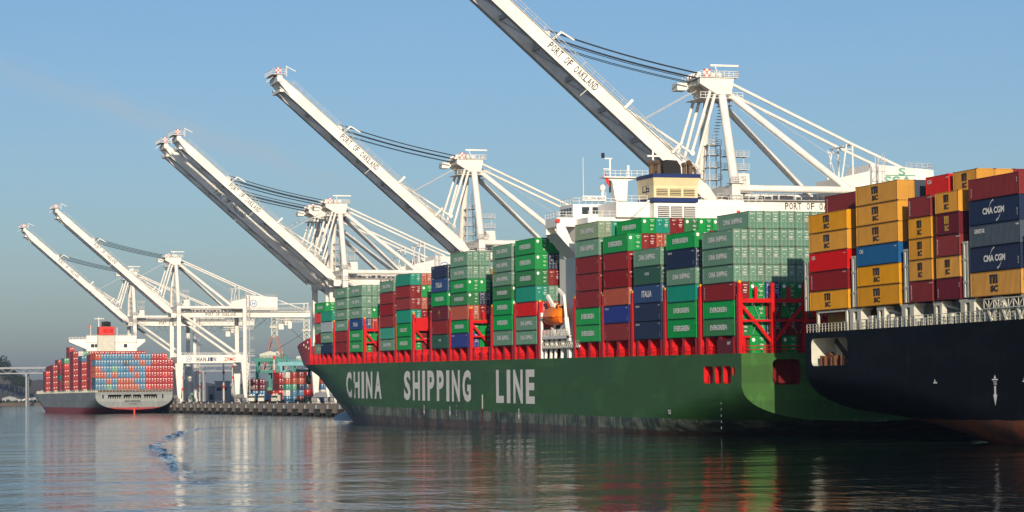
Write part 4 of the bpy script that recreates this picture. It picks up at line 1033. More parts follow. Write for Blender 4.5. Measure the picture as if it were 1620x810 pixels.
    b.box(2.0,4.6,1.8,4.6,z(64.5-.6),z(64.5-.5)); b.rail([P(2.0,1.8,64.5-.5), P(4.6,1.8,64.5-.5)], 1.1, .8, .05)
    for xx in (2.6, 5.2):
        b.tube(P(xx,-1.6,44.6), P(xx,-1.6,54.5), .12, n=5)
    for zz in (50.6, 53.2): b.box(.6,6.0,-2.6,-.4,z(zz),z(zz)+.12); b.rail([P(.6,-2.6,zz+.1), P(6.0,-2.6,zz+.1)], 1.1, .9, .05, 3)
    b.build('stair_tower', G, C)
    b = MB(); b.prism([(2.2,z(46.6)),(5.9,z(46.2)),(5.7,z(49.8)),(3.2,z(49.8))], 'y', -3.2, -.6); b.box(1.7,6.1,-3.6,-.4,z(46.0),z(46.15)); b.rail([P(1.7,-3.6,46.1),P(6.1,-3.6,46.1)],1.1,.8,.05); cb = b.build('boom_cabin', Wt, C)
    MB().box(2.75,3.3,-3.24,-3.19,z(48.3),z(49.4)).build('window', M['glass'], cb)
    b = MB(); b.rail([P(-1.2,-10.6,47.3),P(1.8,-10.6,47.3)],1.2,1,.06,3); b.rail([P(1.8,-10.6,47.3),P(1.8,-8.2,47.3)],1.2,1,.06); b.box(-1.4,1.9,-10.7,-8.2,z(47.2),z(47.3)); b.rail([P(-1.4,-10.5,43.6),P(1.2,-10.5,43.6)],1.2,1,.06); b.box(-1.5,1.3,-10.6,-8.6,z(43.5),z(43.6)); b.build('leg_platform', G, C)
    # machinery house
    b = MB(); b.prism([(24.2,z(45.3)),(45.2,z(45.3)),(45.0,z(50.9)),(31.2,z(51.9)),(30.6,z(50.4)),(24.0,z(49.0))], 'y', -5.6, 5.6); mh = b.build('machinery_house', Wt, C)
    b = MB(); b.rail([P(39,-5.5,51.2),P(45.0,-5.5,51.0)],1.1,1.2,.05); b.rail([P(45,5.5,51.0),P(45.0,-5.5,51.0)],1.1,1.2,.05); b.box(24.2,45.6,-6.4,-5.6,z(45.1),z(45.25)); b.rail([P(24.2,-6.4,45.2),P(45.6,-6.4,45.2)],1.1,1.2,.05)
    b.build('railing', G, mh)
    b = MB(); b.box(28.0+2.2,28.0+3.6,-7.2,-5.8,z(6),z(53.2)) if False else None
    for xx, yy in ((29.9,-11.6),(31.3,-11.6),(29.9,-10.3),(31.3,-10.3)): b.tube(P(xx,yy,6), P(xx,yy,53.), .09, n=4)
    for k in range(24): zz = 7 + k*1.95; b.tube(P(29.9,-11.6,zz), P(31.3,-11.6,zz), .06, n=4); b.tube(P(29.9,-11.6,zz), P(31.3,-11.6,zz+1.95), .05, n=4); b.tube(P(31.3,-11.6,zz), P(31.3,-10.3,zz), .05, n=4)
    for k in range(6): b.box(31.3,33.2,-11.6,-10.,z(10+k*5.5),z(10.1+k*5.5)); b.rail([P(31.3,-11.6,10.1+k*5.5),P(33.2,-11.6,10.1+k*5.5)],1,.9,.05)
    b.build('elevator_mast', G, C)
    # end of the backreach, trolley, operator cab
    b = MB(); b.box(58.2,60.4,-4.4,4.4,z(42.2),z(45.0)); b.rail([P(46,-5.2,45.2),P(60.4,-5.2,45.2)],1.2,1.8,.06); b.tube(P(59.4,-4,45),P(59.4,-4,48.6),.25,n=6); b.tube(P(59.4,4,45),P(59.4,4,48.6),.25,n=6); b.tube(P(46,-3.6,47.9),P(59.4,-4,48.2),.22,n=6); b.tube(P(45.2,-3.4,50),P(58,-3.6,45.2),.25,n=6); b.build('girder_end_frame', Wt, C)
    b = MB(); b.box(44.5,57.5,-4.3,-3.9,z(40.9),z(41.3)); b.box(44.5,57.5,3.9,4.3,z(40.9),z(41.3)); b.rail([P(44.5,-4.5,39.9),P(60,-4.5,39.9)],1.1,1.2,.06); b.box(44.5,60,-4.6,-4.2,z(39.8),z(39.9)); b.box(49,52,-2.5,2.5,z(38.5),z(41.9)); b.box(50.2,51.8,-4.6,-2.6,z(36.9),z(39.8)); tr = b.build('trolley', Wt, C)
    MB().box(46.3,48.6,-2.2,.2,z(36.6),z(39.2)).build('operator_cab', Wt, tr)
    b = MB()
    for k in range(12):
        x0 = 10 + k*2.9
        pts = [P(x0+2.9*i/6, -4.7, 41.9 - (2.4+random.Random(k).random()*1.2)*(1-((i-3)/3.)**2)) for i in range(7)]
        b.path(pts, .05, n=4)
    b.build('festoon_cable', M['cable'], C)
    b = MB()
    for y in (-3.6, -2.9, 2.2, 3.4):
        for zz, tt, hh in ((69.6, 47.3, 2.4),(68.6, 47.0, 1.2)):
            p0 = Vector(P(-5.0,y,zz)); p1 = Vector(BP(tt,y,hh)); pts = []
            for i in range(9): q = p0.lerp(p1, i/8.); q.z -= .5*sin(pi*i/8.); pts.append(tuple(q))
            MB().path(pts, .075, n=4).build('luffing_rope', M['cable'], C)
    b = MB()
    for y, q in ((-1.5,.4),(1.5,-.6)): b.tube(P(-4.6,y,66.3), BP(21.5,y,1.3), .07, n=4)
    b.tube(P(.8,-1,67.8), P(30,-1,50.8), .05, n=4); b.tube(P(.8,1,66.8), P(27,1,47.8), .05, n=4); b.build('hoist_rope', M['crane_grey'], C)
    # words
    b = MB(); yy = -4.57
    xd = -d; o = Vector(BP(45.5 if sign != 'short' else 46, 0, -.55)); o.y = yy
    serif(b, 'PORT OF OAKLAND', o, xd, n, 13.0, 1.5); b.build('lettering', M['inkletter'], C)
    MB().add([tuple(o + xd*-.5 + n*-.25 + Vector((0,.012,0))), tuple(o + xd*14.2 + n*-.25 + Vector((0,.012,0))), tuple(o + xd*14.2 + n*1.45 + Vector((0,.012,0))), tuple(o + xd*-.5 + n*1.45 + Vector((0,.012,0)))], [(0,1,2,3)]).build('name_panel', M['crane_grey'] if False else M['shipwhite'], C)
    b = MB(); serif(b, 'PORT OF OAKLAND', (12.8, -4.17, z(42.65)), (1,0,0), (0,0,1), 14, 1.35); b.build('lettering', M['inkletter'], C)
    if emblem == 'hanjin':
        b = MB(); serif(b, 'HANJIN', (7.6, -10.22, z(22.45)), (1,0,0), (0,0,1), 9.0, 1.75, .03); b.build('lettering', M['navyletter'], C)
        b = MB(); text_into(b, 'ZPMC', (20.0, -10.22, z(22.5)), (1,0,0), (0,0,1), 5.2, 1.6, .02); b.build('lettering', M['redletter'], C)
    if emblem in ('hanjin', 'circle'):
        b = MB()
        def ring(cx, cz, r, yy):
            for k in range(24):
                a0, a1 = 2*pi*k/24, 2*pi*(k+1)/24
                b.add([(cx+r*cos(a0),yy,cz+r*sin(a0)),(cx+r*cos(a1),yy,cz+r*sin(a1)),(cx+r*.84*cos(a1),yy,cz+r*.84*sin(a1)),(cx+r*.84*cos(a0),yy,cz+r*.84*sin(a0))], [(0,3,2,1)])
            text_into(b, 'H', (cx-r*.5, yy, cz-r*.5), (1,0,0), (.25,0,.97), r*.85, r, .02)
        ring(34.3, z(48.2), 1.65, -5.62)
        if emblem == 'hanjin': ring(4.2, z(23.5), 1.35, -10.22)
        b.build('emblem', M['blueletter'], C)
    if emblem == 'green':
        b = MB(); text_into(b, 'S', (37.2,-5.62,z(49.7)), (1,0,0), (0,0,1), 1.6, 1.5, .03); text_into(b, 'SSA', (33.9,-5.62,z(47.6)), (1,0,0), (0,0,1), 6.6, 1.9, .03); b.add([(34,-5.62,z(49.55)),(41.2,-5.62,z(49.55)),(40.8,-5.62,z(49.8)),(34.6,-5.62,z(49.8))], [(0,1,2,3)]); b.build('emblem', M['greenletter'], C)
    return C
crane(462.5, 'nearest and largest white crane, green mark on its machinery house, above the white bridge', 'a', 'green')
crane(636.7, 'white crane whose boom tip stands alone between the near crane and the pair', 'a', 'circle')
crane(790.2, 'right crane of the close pair, sunlit boom in front of the other', 'a', 'circle')
crane(815.0, 'left crane of the close pair, its boom grey in the shade', 'a', 'circle')
crane(1104.8, 'white crane with blue lettered portal beam behind the grey ship stern', 'a', 'hanjin')
crane(1231.5, 'farthest white crane, leftmost boom, behind the distant ship funnel', 'a', None)

# ------------------------------------------------------------------ wharf, yard
wh = thing('wharf', 'long concrete wharf with dark fender bays and piles behind the ships', 'wharf', (184.5, 0, 0))
MB().box(0, 14, 60, 1425, 2.3, QZ).build('deck_slab', M['concrete'], wh)
MB().box(7, 9, 60, 1425, -3, 2.3).build('back_wall', M['rubber'], wh)  # black here paints in the shade of the recess under the deck
fm = MB().box(-.55, 0, -.9, .9, -.2, 3.6).mesh('fender_panel'); fb_ = MB().box(-.3, 1.6, -2.6, -1.2, .2, 2.2).box(-.3, 1.6, 1.2, 2.4, .5, 2.0).tube((-.6,-1.9,.3),(-.6,-1.9,2.4),.45).mesh('rubber_fender')
cb_ = MB().box(.05, 1.2, 2.6, 11.5, 1.0, 2.29).mesh('fascia_beam')
for k in range(40):
    y = 745 + 17.0*k
    link('fender_panel', fm, M['fender'], wh, (0, y, 0)); link('rubber_fender', fb_, M['rubber'], wh, (0, y, 0)); link('fascia_beam', cb_, M['concrete'], wh, (0, y, 0))
pm = MB().tube((0,0,-3),(0,0,2.3),.32).mesh('pile')
for k in range(98): link('pile', pm, M['concrete'], wh, (1.3, 742 + 6.1*k, 0))
b = MB(); [b.tube((.6, 700+k*17+8, QZ), (.6, 700+k*17+8, QZ+.55), .28) for k in range(45)]; b.build('bollards', M['grey'], wh)
kind(MB().add([(198.5,60,QZ),(5200,60,QZ),(5200,1700,QZ),(198.5,1425,QZ)], [(0,1,2,3)]).build('yard_ground', M['asphalt']), 'structure')
CA, SA_ = cos(radians(17.3)), sin(radians(17.3))
def c2w(xp, Z, z=0.):   # a spot Z metres off, at a bearing given by its column in the 1620-wide photograph
    X = (xp-810)/3955.*Z; return Vector((X*CA + Z*SA_, -X*SA_ + Z*CA, z))
# far containers in the yard
FARMASS = []
grid = [(436,'P'),(446,'O'),(456,'P')]
cols_ = {395:'..DD', 402:'..DD', 436:'bR.P', 446:'bgTP', 456:'bOOP'}
def yardstack(xp, Z, codes, label, z0=QZ, rz=0):
    for i, c in enumerate(codes):
        if c == '.': continue
        p = c2w(xp, Z, z0 + i*2.62)
        if Z > 1300: FARMASS.append((p, c)); continue
        far_container(c, 12.192, p, rz, f"{CC[c][1]} container {ORD[i]} up, {label}", 'containers stacked in the yard beyond the wharf')
yardstack(398, 1150, 'bbDD', 'left end of the yard stacks'); yardstack(409, 1150, 'bbDD', 'beside the left end of yard stacks')
yardstack(429, 1120, 'RR', 'low pair left of the centre yard stack'); 
yardstack(439, 1110, 'rrDRP', 'first column of the tall yard stack'); yardstack(450, 1105, 'bWTOW', 'second column of the tall yard stack'); yardstack(461, 1100, 'bbgOP', 'third column of the tall yard stack')
yardstack(471, 1095, 'RbNOR', 'fourth column of the tall yard stack'); yardstack(482, 1090, 'GrQOR', 'fifth column of the tall yard stack'); yardstack(492, 1085, 'OrOOK', 'last column of the tall yard stack, by the green bow')
yardstack(505, 1090, 'KWKO', 'behind the flare of the green bow')
for i, (xp, codes) in enumerate(((410,'gRg'),(421,'ggg'),(444,'gPgg'),(470,'gOgg'),(346,'gbg'),(365,'Wg'),(300,'gg'))):
    yardstack(xp, 1480, codes, f"{['first','second','third','fourth','fifth','sixth','seventh'][i]} of the hazy stacks far behind the cranes")
mb = MB(); fm_ = sorted(set(c for p, c in FARMASS))
for p, c in FARMASS: mb.cur = fm_.index(c); mb.box(p.x-1.2, p.x+1.2, p.y-6, p.y+6, p.z, p.z+2.55)
mo = mb.mesh('stacked_containers'); oo = bpy.data.objects.new('stacked_containers', mo); COL.objects.link(oo)
for c in fm_: mo.materials.append(M['box_'+c])
kind(oo, 'stuff'); tag(oo, 'hazy mass of mostly green containers far behind the cranes', 'containers')
# two trailers with blue boxes
def truck(xp, Z, rz, lab, code, wd):
    p = c2w(xp, Z, QZ); t = thing('trailer_truck', lab, 'truck', p, (0,0,rz), 'trucks on the wharf')
    MB().prism([(-8.8,.7),(-6.6,.7),(-6.6,3.1),(-8.4,3.1),(-8.8,2.0)], 'x', -1.2, 1.2).build('cab', M['palegrey'], t)
    MB().box(-1.22,1.22,-8.78,-8.2,2.0,2.8).build('windscreen', M['glass'], t)
    MB().box(-.5,.5,-6.6,6.3,.9,1.25).build('chassis', M['black'], t)
    for y in (-8,-6.2,-5,3.6,5.0): MB().tube((-1.25,y,.5),(1.25,y,.5),.5,n=12).build('wheel', M['rubber'], t)
    if code: far_container(code, 12.192, p+Vector((0,0,1.28)), rz, wd, 'containers riding on trucks')
truck(402, 1030, radians(-22), 'truck carrying the left blue container below the hazy crane', 'b', 'sky blue container on the left truck of the wharf')
truck(417, 1015, radians(-22), 'truck carrying the lettered blue container on the wharf', 'K', 'mid blue container on the middle truck of the wharf')
truck(437, 1000, radians(-20), 'truck carrying the reddish container near the bow', 'O', 'orange-brown container on the right truck of the wharf')
truck(458, 985, radians(-60), 'empty pale trailer truck nearest the green bow', None, '')
# buildings under the portal crane
def building(xp0, xp1, Z, h, mat, lab, win):
    a = c2w(xp0, Z, QZ); w = (xp1-xp0)/3955.*Z
    t = thing('terminal_building', lab, 'building', a, (0,0,-radians(17.3)), 'low terminal buildings')
    MB().box(0, w, 0, 18, 0, h).build('wall', mat, t); MB().box(-.4, w+.4, -.4, 18.4, h, h+.5).build('roof', M['grey'], t)
    for x, z, ww, hh in win: MB().box(x, x+ww, -.12, -.02, z, z+hh).build('window', M['glass'], t)
building(327, 338, 1400, 8.5, M['shed'], 'narrow grey shed left of the building with dark windows', [(1,1,2,3)])
building(338, 357, 1390, 11., M['shed'], 'pale grey building with a dark window band under the portal', [(1.0,6,2.6,1.8),(4,6,2.6,1.8)])
building(359, 378, 1420, 9.5, M['grey'], 'dark grey block right of the windowed building', [])
building(376, 388, 1500, 9., M['palegrey'], 'small pale house behind the crane leg', [(1,5,4,2),(6,5,3,2),(1,2,4,1.6)])
for i, (xp, Z, h) in enumerate(((352,1350,24),(432,1150,21),(314,1600,28),(366,1700,24),(287,1500,22),(444,1700,24))):
    t = thing('light_mast', f"red and white banded light mast {['in front of the windowed building','beside the yard stacks','behind the portal beam','thin one behind the dark block','behind the left portal leg','in the haze behind the yard stacks'][i]}", 'light mast', c2w(xp, Z, QZ), group='banded light masts')
    MB().tube((0,0,0),(0,0,h),.55,.35).build('pole', M['palegrey'], t)
    b = MB(); [b.tube((0,0,h*q),(0,0,h*q+1.6),.62) for q in (.30,.62,.93)]; b.build('band', M['redletter'], t)
    MB().box(-1.6,1.6,-.4,.4,h,h+.5).build('lamp_head', M['grey'], t)
# teal yard gantries
def gantry(xp, Z, w, h, mat, lab, mach):
    t = thing('yard_gantry', lab, 'gantry crane', c2w(xp, Z, QZ), (0,0,-radians(17.3)), 'yard gantry cranes')
    for x in (0, w):
        for y in (0, 9): MB().beam((x,y,0),(x,y,h),1.3,1.3).build('leg', mat, t)
    b = MB(); [b.box(-1.5, w+1.5, y-.7, y+.7, h-.8, h+1.2) for y in (0, 9)]; [b.box(x-.5,x+.5,0,9,h-1,h+.8) for x in (0,w)]; b.build('top_beam', mat, t)
    b = MB(); [b.beam((x,0,2),(x,9,h-4),.5,.5) for x in (0,w)]; b.rail([(-1.5,-.8,h+1.2),(w+1.5,-.8,h+1.2)],1.2,2,.1); b.beam((0,0,h-6),(w*.2,0,h-1),.5,.5); b.beam((w,0,h-6),(w*.8,0,h-1),.5,.5); b.build('brace', mat, t)
    if mach: MB().prism([(w*.1,h+1.3),(w*.85,h+1.3),(w*.85,h+4.2),(w*.55,h+5.0),(w*.1,h+3.4)], 'y', 2, 7).build('machinery_house', M['palegrey'], t)
gantry(405, 1350, 12, 22, M['teal'], 'teal gantry with pale machinery left of the banded mast', True)
gantry(425, 1500, 9, 25, M['teal'], 'narrow teal gantry just behind the mast', True)
gantry(443, 1250, 17, 18.5, M['paleteal'], 'pale turquoise portal behind the tall yard stack', False)
gantry(462, 1450, 17, 22, M['teal'], 'teal gantry behind the turquoise portal near the bow', True)
M['pinkish'] = paint('faded_red_and_white_steel', (.42,.22,.18), .6, .2)
def lattice(xp, Z, h, lab):
    t = thing('lattice_crane', lab, 'crane', c2w(xp, Z, QZ), (0,0,-radians(17.3)), 'distant red and white cranes')
    b = MB()
    for sx in (-1, 1):
        for y in (-4, 4): b.beam((sx*7,y,18),(sx*1.6,y*.5,h*.62),.8,.8)
        for k in range(5): b.beam((sx*(7-k*1.1),-4,18+k*(h*.62-18)/5),(-sx*(7-(k+1)*1.1),-4,18+(k+1)*(h*.62-18)/5),.25,.25)
    b.build('trestle', M['pinkish'], t)
    b = MB()
    for x in (-1.6,1.6): b.beam((x,-1.6,h*.6),(x,-1.6,h),.5,.5); b.beam((x,1.6,h*.6),(x,1.6,h),.5,.5)
    for k in range(8): z0 = h*.6 + k*h*.05; b.beam((-1.6,-1.6,z0),(1.6,-1.6,z0+h*.05),.3,.3); b.beam((1.6,-1.6,z0),(-1.6,-1.6,z0+h*.05),.3,.3)
    b.box(-2.6,2.6,-2.4,2.4,h*.70,h*.72); b.box(-2.6,2.6,-2.4,2.4,h*.85,h*.87); b.build('mast', M['palegrey'], t)
    MB().beam((0,0,h*.85),(-24,0,h*.55),.25,.25).beam((0,0,h*.85),(22,0,h*.5),.25,.25).build('guy_line', M['cable'], t)
    MB().box(-9,9,-5,5,16.5,18.2).build('platform', M['teal'], t)
lattice(433, 1500, 62, 'red-legged lattice crane with a pale mast rising behind the teal gantries'); lattice(484, 1480, 48, 'red-legged lattice crane half hidden by the tall bow containers')

# ------------------------------------------------------------------ far shore, hills, bridge, trees
def matsimple(n, c, r=.9, v=.3, sc=.02): return paint(n, c, r, v, streak=False, scale=sc)
M['bank'] = matsimple('shore_bank_earth', (.30,.21,.12)); M['hill'] = matsimple('wooded_hill_ground', (.13,.12,.10)); M['leaf'] = matsimple('dark_foliage', (.035,.05,.025), .8, .4, .3); M['bark'] = matsimple('tree_bark', (.08,.06,.045))  # hill colour is lightened to carry extra distance haze
a, b2, c2, d2 = c2w(-700, 2700), c2w(95, 2620), c2w(700, 2700), c2w(700, 9000); e2 = c2w(-700, 9000)
mb = MB(); top = [(p.x, p.y, 3.2) for p in (a, b2, c2, d2, e2)]; bot = [(p.x, p.y, -1) for p in (c2w(-700,2680), c2w(95,2595), c2w(700,2680))]
mb.add(top + bot, [(0,1,2,3,4), (5,6,1,0), (6,7,2,1)]); kind(mb.build('far_shore_ground', M['bank']), 'structure')
hr = random.Random(3)
def ridge(Z, x0, x1, hf, name, mat, lab=None):
    mb = MB(); n = 90; vs = []
    for i in range(n+1):
        xp = x0 + (x1-x0)*i/n; h = hf(xp) + hr.random()*2
        p0, p1, p2 = c2w(xp, Z), c2w(xp, Z+160), c2w(xp, Z+500)
        vs += [(p0.x,p0.y,3), (p1.x,p1.y,3+h), (p2.x,p2.y,3)]
    fs = []
    for i in range(n): a = 3*i; fs += [(a, a+3, a+4, a+1), (a+1, a+4, a+5, a+2)]
    mb.add(vs, fs); kind(mb.build(name, mat), 'structure')
ridge(3300, -400, 640, lambda x: 24 + 5*sin(x*.03) + max(0, 30 - abs(x+5)*.55), 'hills', M['hill'])
def tree(xp, Z, z0, h, r, lab):
    t = thing('broadleaf_tree', lab, 'tree', c2w(xp, Z, z0), group='trees on the far hill')
    b = MB(); b.tube((0,0,-2),(0,0,h*.55),.8,.4); 
    for k in range(5): b.tube((0,0,h*(.3+.05*k)),(r*.6*cos(k*1.3),r*.6*sin(k*1.3),h*(.6+.05*k)),.35,.12,n=5)
    b.build('trunk', M['bark'], t)
    b = MB(); cl = [(hr.gauss(0,r*.45), hr.gauss(0,r*.45), h*(.45+.5*hr.random()), r*(.25+.25*hr.random())) for _ in range(16)]
    for cx, cy, cz, cr in cl:
        for _ in range(70):
            v = Vector((hr.gauss(0,1),hr.gauss(0,1),hr.gauss(0,.8))).normalized()*cr*(.6+.5*hr.random()); p = Vector((cx,cy,cz))+v
            q = Vector((hr.gauss(0,1),hr.gauss(0,1),hr.gauss(0,1))).normalized(); w = q.orthogonal().normalized(); s = .7+.6*hr.random()
            b.add([p-q*s, p-w*s*.8, p+q*s, p+w*s*.8], [(0,1,2,3)])
    b.build('crown', M['leaf'], t)
for i, (xp, h, r, z0) in enumerate(((-6,30,13,28),(4,28,10,24),(13,19,8,22),(22,16,8,18),(28,19,8,17),(36,17,8,16))):
    tree(xp, 3000, z0, h, r, ['tall dark tree cut by the left edge','tall dark tree next to the left edge','lower dark tree at the foot of the tall ones','short tree left of the round pair','left of the round pair of trees above the bridge','right of the round pair of trees above the bridge'][i])
ridge(2960, -400, 64, lambda x: 22 - max(0,(x-10))*.25, 'hills', M['hill'])
# road bridge
br = thing('truss_bridge', 'long grey truss bridge on tall piers in the haze at left', 'bridge', c2w(-120, 2560), (0,0,-radians(17.3)))
Lb = 620/3955.*2560
b = MB()
for y in (0, 10):
    for z in (33.2, 38.2): b.box(0, Lb, y-.5, y+.5, z-.5, z+.5)
    n = int(Lb/7)
    for i in range(n): b.beam((i*7, y, 33.2), ((i+1)*7, y, 38.2), .4, .4) if i % 2 == 0 else b.beam((i*7, y, 38.2), ((i+1)*7, y, 33.2), .4, .4)
b.build('truss', M['steelgrey'], br); MB().box(0, Lb, 0, 10, 38.8, 39.6).build('road_deck', M['steelgrey'], br)
for k in range(13):
    x = (134-30 + k*56)/3955.*2560
    if x > Lb: break
    MB().tube((x, 1, -2), (x, 1, 32.8), 1.3, 1.1).tube((x, 9, -2), (x, 9, 32.8), 1.3, 1.1).box(x-1.2, x+1.2, 0, 10, 31, 32.8).build('pier', M['steelgrey'], br)
for i, (xp, w, h, m) in enumerate(((2,16,7,'shed'),(34,12,5,'palegrey'),(46,14,6,'shed'),(56,10,5,'palegrey'),(20,10,4,'grey'))):
    t = thing('waterside_shed', ['pale shed at the left edge of the far shore','small pale shed in the middle of the far shore','grey shed on the shore right of the middle','last pale shed beside the distant ship bow','low grey hut left of the middle of the far shore'][i], 'shed', c2w(xp, 2760, 3.2), (0,0,-radians(17.3)), 'sheds on the far shore')
    MB().prism([(0,0),(w,0),(w,h*.7),(w/2,h),(0,h*.7)], 'y', 0, 14).build('wall', M[m], t); MB().box(w*.3,w*.5,-.1,0.02,0,h*.5).build('door', M['glass'], t)
# scrub along the bank
b = MB()
for _ in range(900):
    p = c2w(-60+160*hr.random(), 2640+60*hr.random(), 3.0); h = .8+2.5*hr.random()**2; q = Vector((hr.gauss(0,1),hr.gauss(0,1),0))*.9
    b.add([p-q, p+q, p+q*.5+Vector((0,0,h)), p-q*.6+Vector((0,0,h*.8))], [(0,1,2,3)])
o = b.build('scrub', M['leaf']); kind(o, 'stuff'); tag(o, 'low dark scrub along the far bank', 'scrub')

# ------------------------------------------------------------------ water
k = NT('harbour_water'); pos = k.n('ShaderNodeNewGeometry').outputs['Position']
def mapped(sc, rot=0, loc=(0,0,0)):
    mp = k.n('ShaderNodeMapping'); mp.inputs['Scale'].default_value = sc; mp.inputs['Rotation'].default_value = (0,0,rot); mp.inputs['Location'].default_value = loc; k.l(pos, mp.inputs[0]); return mp.outputs[0]
rt = radians(17.3)
h1 = k.math('MULTIPLY', k.noise(mapped((1,1.0,1)), 1.5, 3, .6), .030)
h2_ = k.math('ADD', k.math('MULTIPLY', k.noise(mapped((1,.42,1), 0), .62, 2, .55), .16), k.math('MULTIPLY', k.noise(mapped((.8,1,1), .12), .14, 2, .5), .10))
h3 = k.math('MULTIPLY', k.noise(mapped((.30,1,1), rt+.2), .045, 2, .5), .42)
# calm and ruffled patches
pt = k.ramp(k.noise(mapped((.4,1,1), rt+.25), .018, 2), .40, .62, .6, 1.3)
sx_ = k.n('ShaderNodeSeparateXYZ'); k.l(pos, sx_.inputs[0]); lee = k.ramp(k.math('SUBTRACT', sx_.outputs[0], k.math('MULTIPLY', sx_.outputs[1], .285)), -22, 10, 1, .0); pt = k.math('MULTIPLY', pt, k.ramp(lee, 0, 1, .42, 1.25))
# a boat's wake: short steep wavelets along a bent line, and long swells opening from it
sp = k.n('ShaderNodeSeparateXYZ'); k.l(pos, sp.inputs[0])
fc = k.n('ShaderNodeFloatCurve'); cv = fc.mapping.curves[0]

pts = [(0,.12),(.20,.12),(.322,.175),(.38,.195),(.475,.235),(.583,.28),(.838,.44),(.90,.50),(1,.72)]
cv.points[0].location = pts[0]; cv.points[-1].location = pts[-1]
for p in pts[1:-1]: cv.points.new(*p)
for p in cv.points: p.handle_type = 'VECTOR'
fc.mapping.update()
k.l(k.math('DIVIDE', sp.outputs[1], 600.), fc.inputs['Value'])
cen = k.math('MULTIPLY', fc.outputs[0], 200.)
dx = k.math('SUBTRACT', sp.outputs[0], cen)
pr = k.math('ADD', k.math('MULTIPLY', sp.outputs[0], sin(rt-.22)), k.math('MULTIPLY', sp.outputs[1], cos(rt-.22)))
ph = k.math('ADD', k.math('MULTIPLY', pr, 2*pi/17.), k.math('MULTIPLY', k.noise(mapped((1,1,1)), .022, 3), 16.))
sw = k.math('MULTIPLY', k.math('MULTIPLY', k.math('SINE', ph), .055), k.math('MULTIPLY', k.ramp(sp.outputs[1], 190, 420, 1, .15), lee))
g = k.math('EXPONENT', k.math('MULTIPLY', k.math('POWER', k.math('ABSOLUTE', k.math('DIVIDE', dx, 1.5)), 2.), -1.))
rng = k.math('MULTIPLY', k.ramp(sp.outputs[1], 185, 200), k.ramp(sp.outputs[1], 800, 540))
patch = k.ramp(k.noise(mapped((1,.35,1)), .09, 2), .42, .55)
g = k.math('MULTIPLY', k.math('MULTIPLY', g, rng), patch)
wk = k.math('MULTIPLY', k.math('MULTIPLY', k.noise(mapped((.8,.45,1), .3), .9, 2, .6), 1.0), g)
hh = k.math('ADD', k.math('MULTIPLY', k.math('ADD', h1, h2_), pt), k.math('ADD', k.math('ADD', h3, sw), wk))
bp = k.n('ShaderNodeBump'); bp.inputs['Strength'].default_value = 1; bp.inputs['Distance'].default_value = 1.0
k.l(hh, bp.inputs['Height']); k.l(bp.outputs[0], k.b.inputs['Normal'])
k.b.inputs['Base Color'].default_value = (.006,.016,.013,1); k.b.inputs['Roughness'].default_value = .045; k.b.inputs['IOR'].default_value = 1.333
kind(MB().add([(-9000,-400,0),(9000,-400,0),(9000,16000,0),(-9000,16000,0)], [(0,1,2,3)]).build('water', k.m), 'structure')

from mathutils import noise as mn
wp = [(193,34.5),(215,37),(228,39.5),(252,42.5),(285,47),(318,51.5),(350,56.5),(400,66),(450,76),(503,88),(530,96),(548,112)]
mb = MB(); vs = []; fs = []; NA, ND = 620, 22
for i in range(NA+1):
    y = 193 + (548-193)*i/NA; xc = interp(wp, y); wdt = .22 + .42*(.5+.5*mn.noise(Vector((y*.035, 3.1, 0)))) + y*.0012
    on = max(0., min(1., (mn.noise(Vector((y*.11, 9.7, 0)))-.02)*3.2)) * min(1, i/20.) * min(1, (NA-i)/60.)
    xc += 1.6*mn.noise(Vector((y*.09, 0, 5)))
    for j in range(ND+1):
        q = 2*j/ND-1; x = xc + q*wdt; e = (1-q*q)**1.5*on
        r_ = 1-abs(mn.noise(Vector((x*.55+y*.10, y*.34, 1.3))))*2.2; r2_ = 1-abs(mn.noise(Vector((x*1.3, y*.9, 7.))))*2
        vs.append((x, y, .006 + max(0, e*(.24*max(0, r_)**1.5 + .12*max(0, r2_)))))
for i in range(NA):
    for j in range(ND): a = i*(ND+1)+j; fs.append((a, a+1, a+ND+2, a+ND+1))
mb.add(vs, fs); kind(mb.build('wake_water', k.m, smooth=80), 'structure')

# ------------------------------------------------------------------ air, sky, sun, camera
EL, AZ = radians(14.), radians(12.6)
hz_ = bpy.data.materials.new('haze_air'); hz_.use_nodes = True; t = hz_.node_tree; t.nodes.clear()
o_ = t.nodes.new('ShaderNodeOutputMaterial'); pv = t.nodes.new('ShaderNodeVolumePrincipled')
pv.inputs['Color'].default_value = (.72,.78,.88,1); pv.inputs['Density'].default_value = .00009; pv.inputs['Anisotropy'].default_value = .62
t.links.new(pv.outputs[0], o_.inputs['Volume'])
HZ = True
if HZ: kind(MB().box(-6000, 6000, -300, 9500, -1.5, 125).build('haze', hz_), 'stuff')
w = bpy.data.worlds.new('World'); scn.world = w; w.use_nodes = True; nt = w.node_tree; bg = nt.nodes['Background']
sky = nt.nodes.new('ShaderNodeTexSky'); sky.sky_type = 'NISHITA'; sky.sun_disc = False; sky.sun_elevation = EL; sky.sun_rotation = pi + AZ
sky.altitude = 0; sky.air_density = 1.0; sky.dust_density = .7; sky.ozone_density = 3.0
mx = nt.nodes.new('ShaderNodeMix'); mx.data_type = 'RGBA'; mx.blend_type = 'MULTIPLY'; mx.inputs[0].default_value = 1; mx.inputs[7].default_value = (.85,.945,1.09,1)
nt.links.new(sky.outputs[0], mx.inputs[6]); 
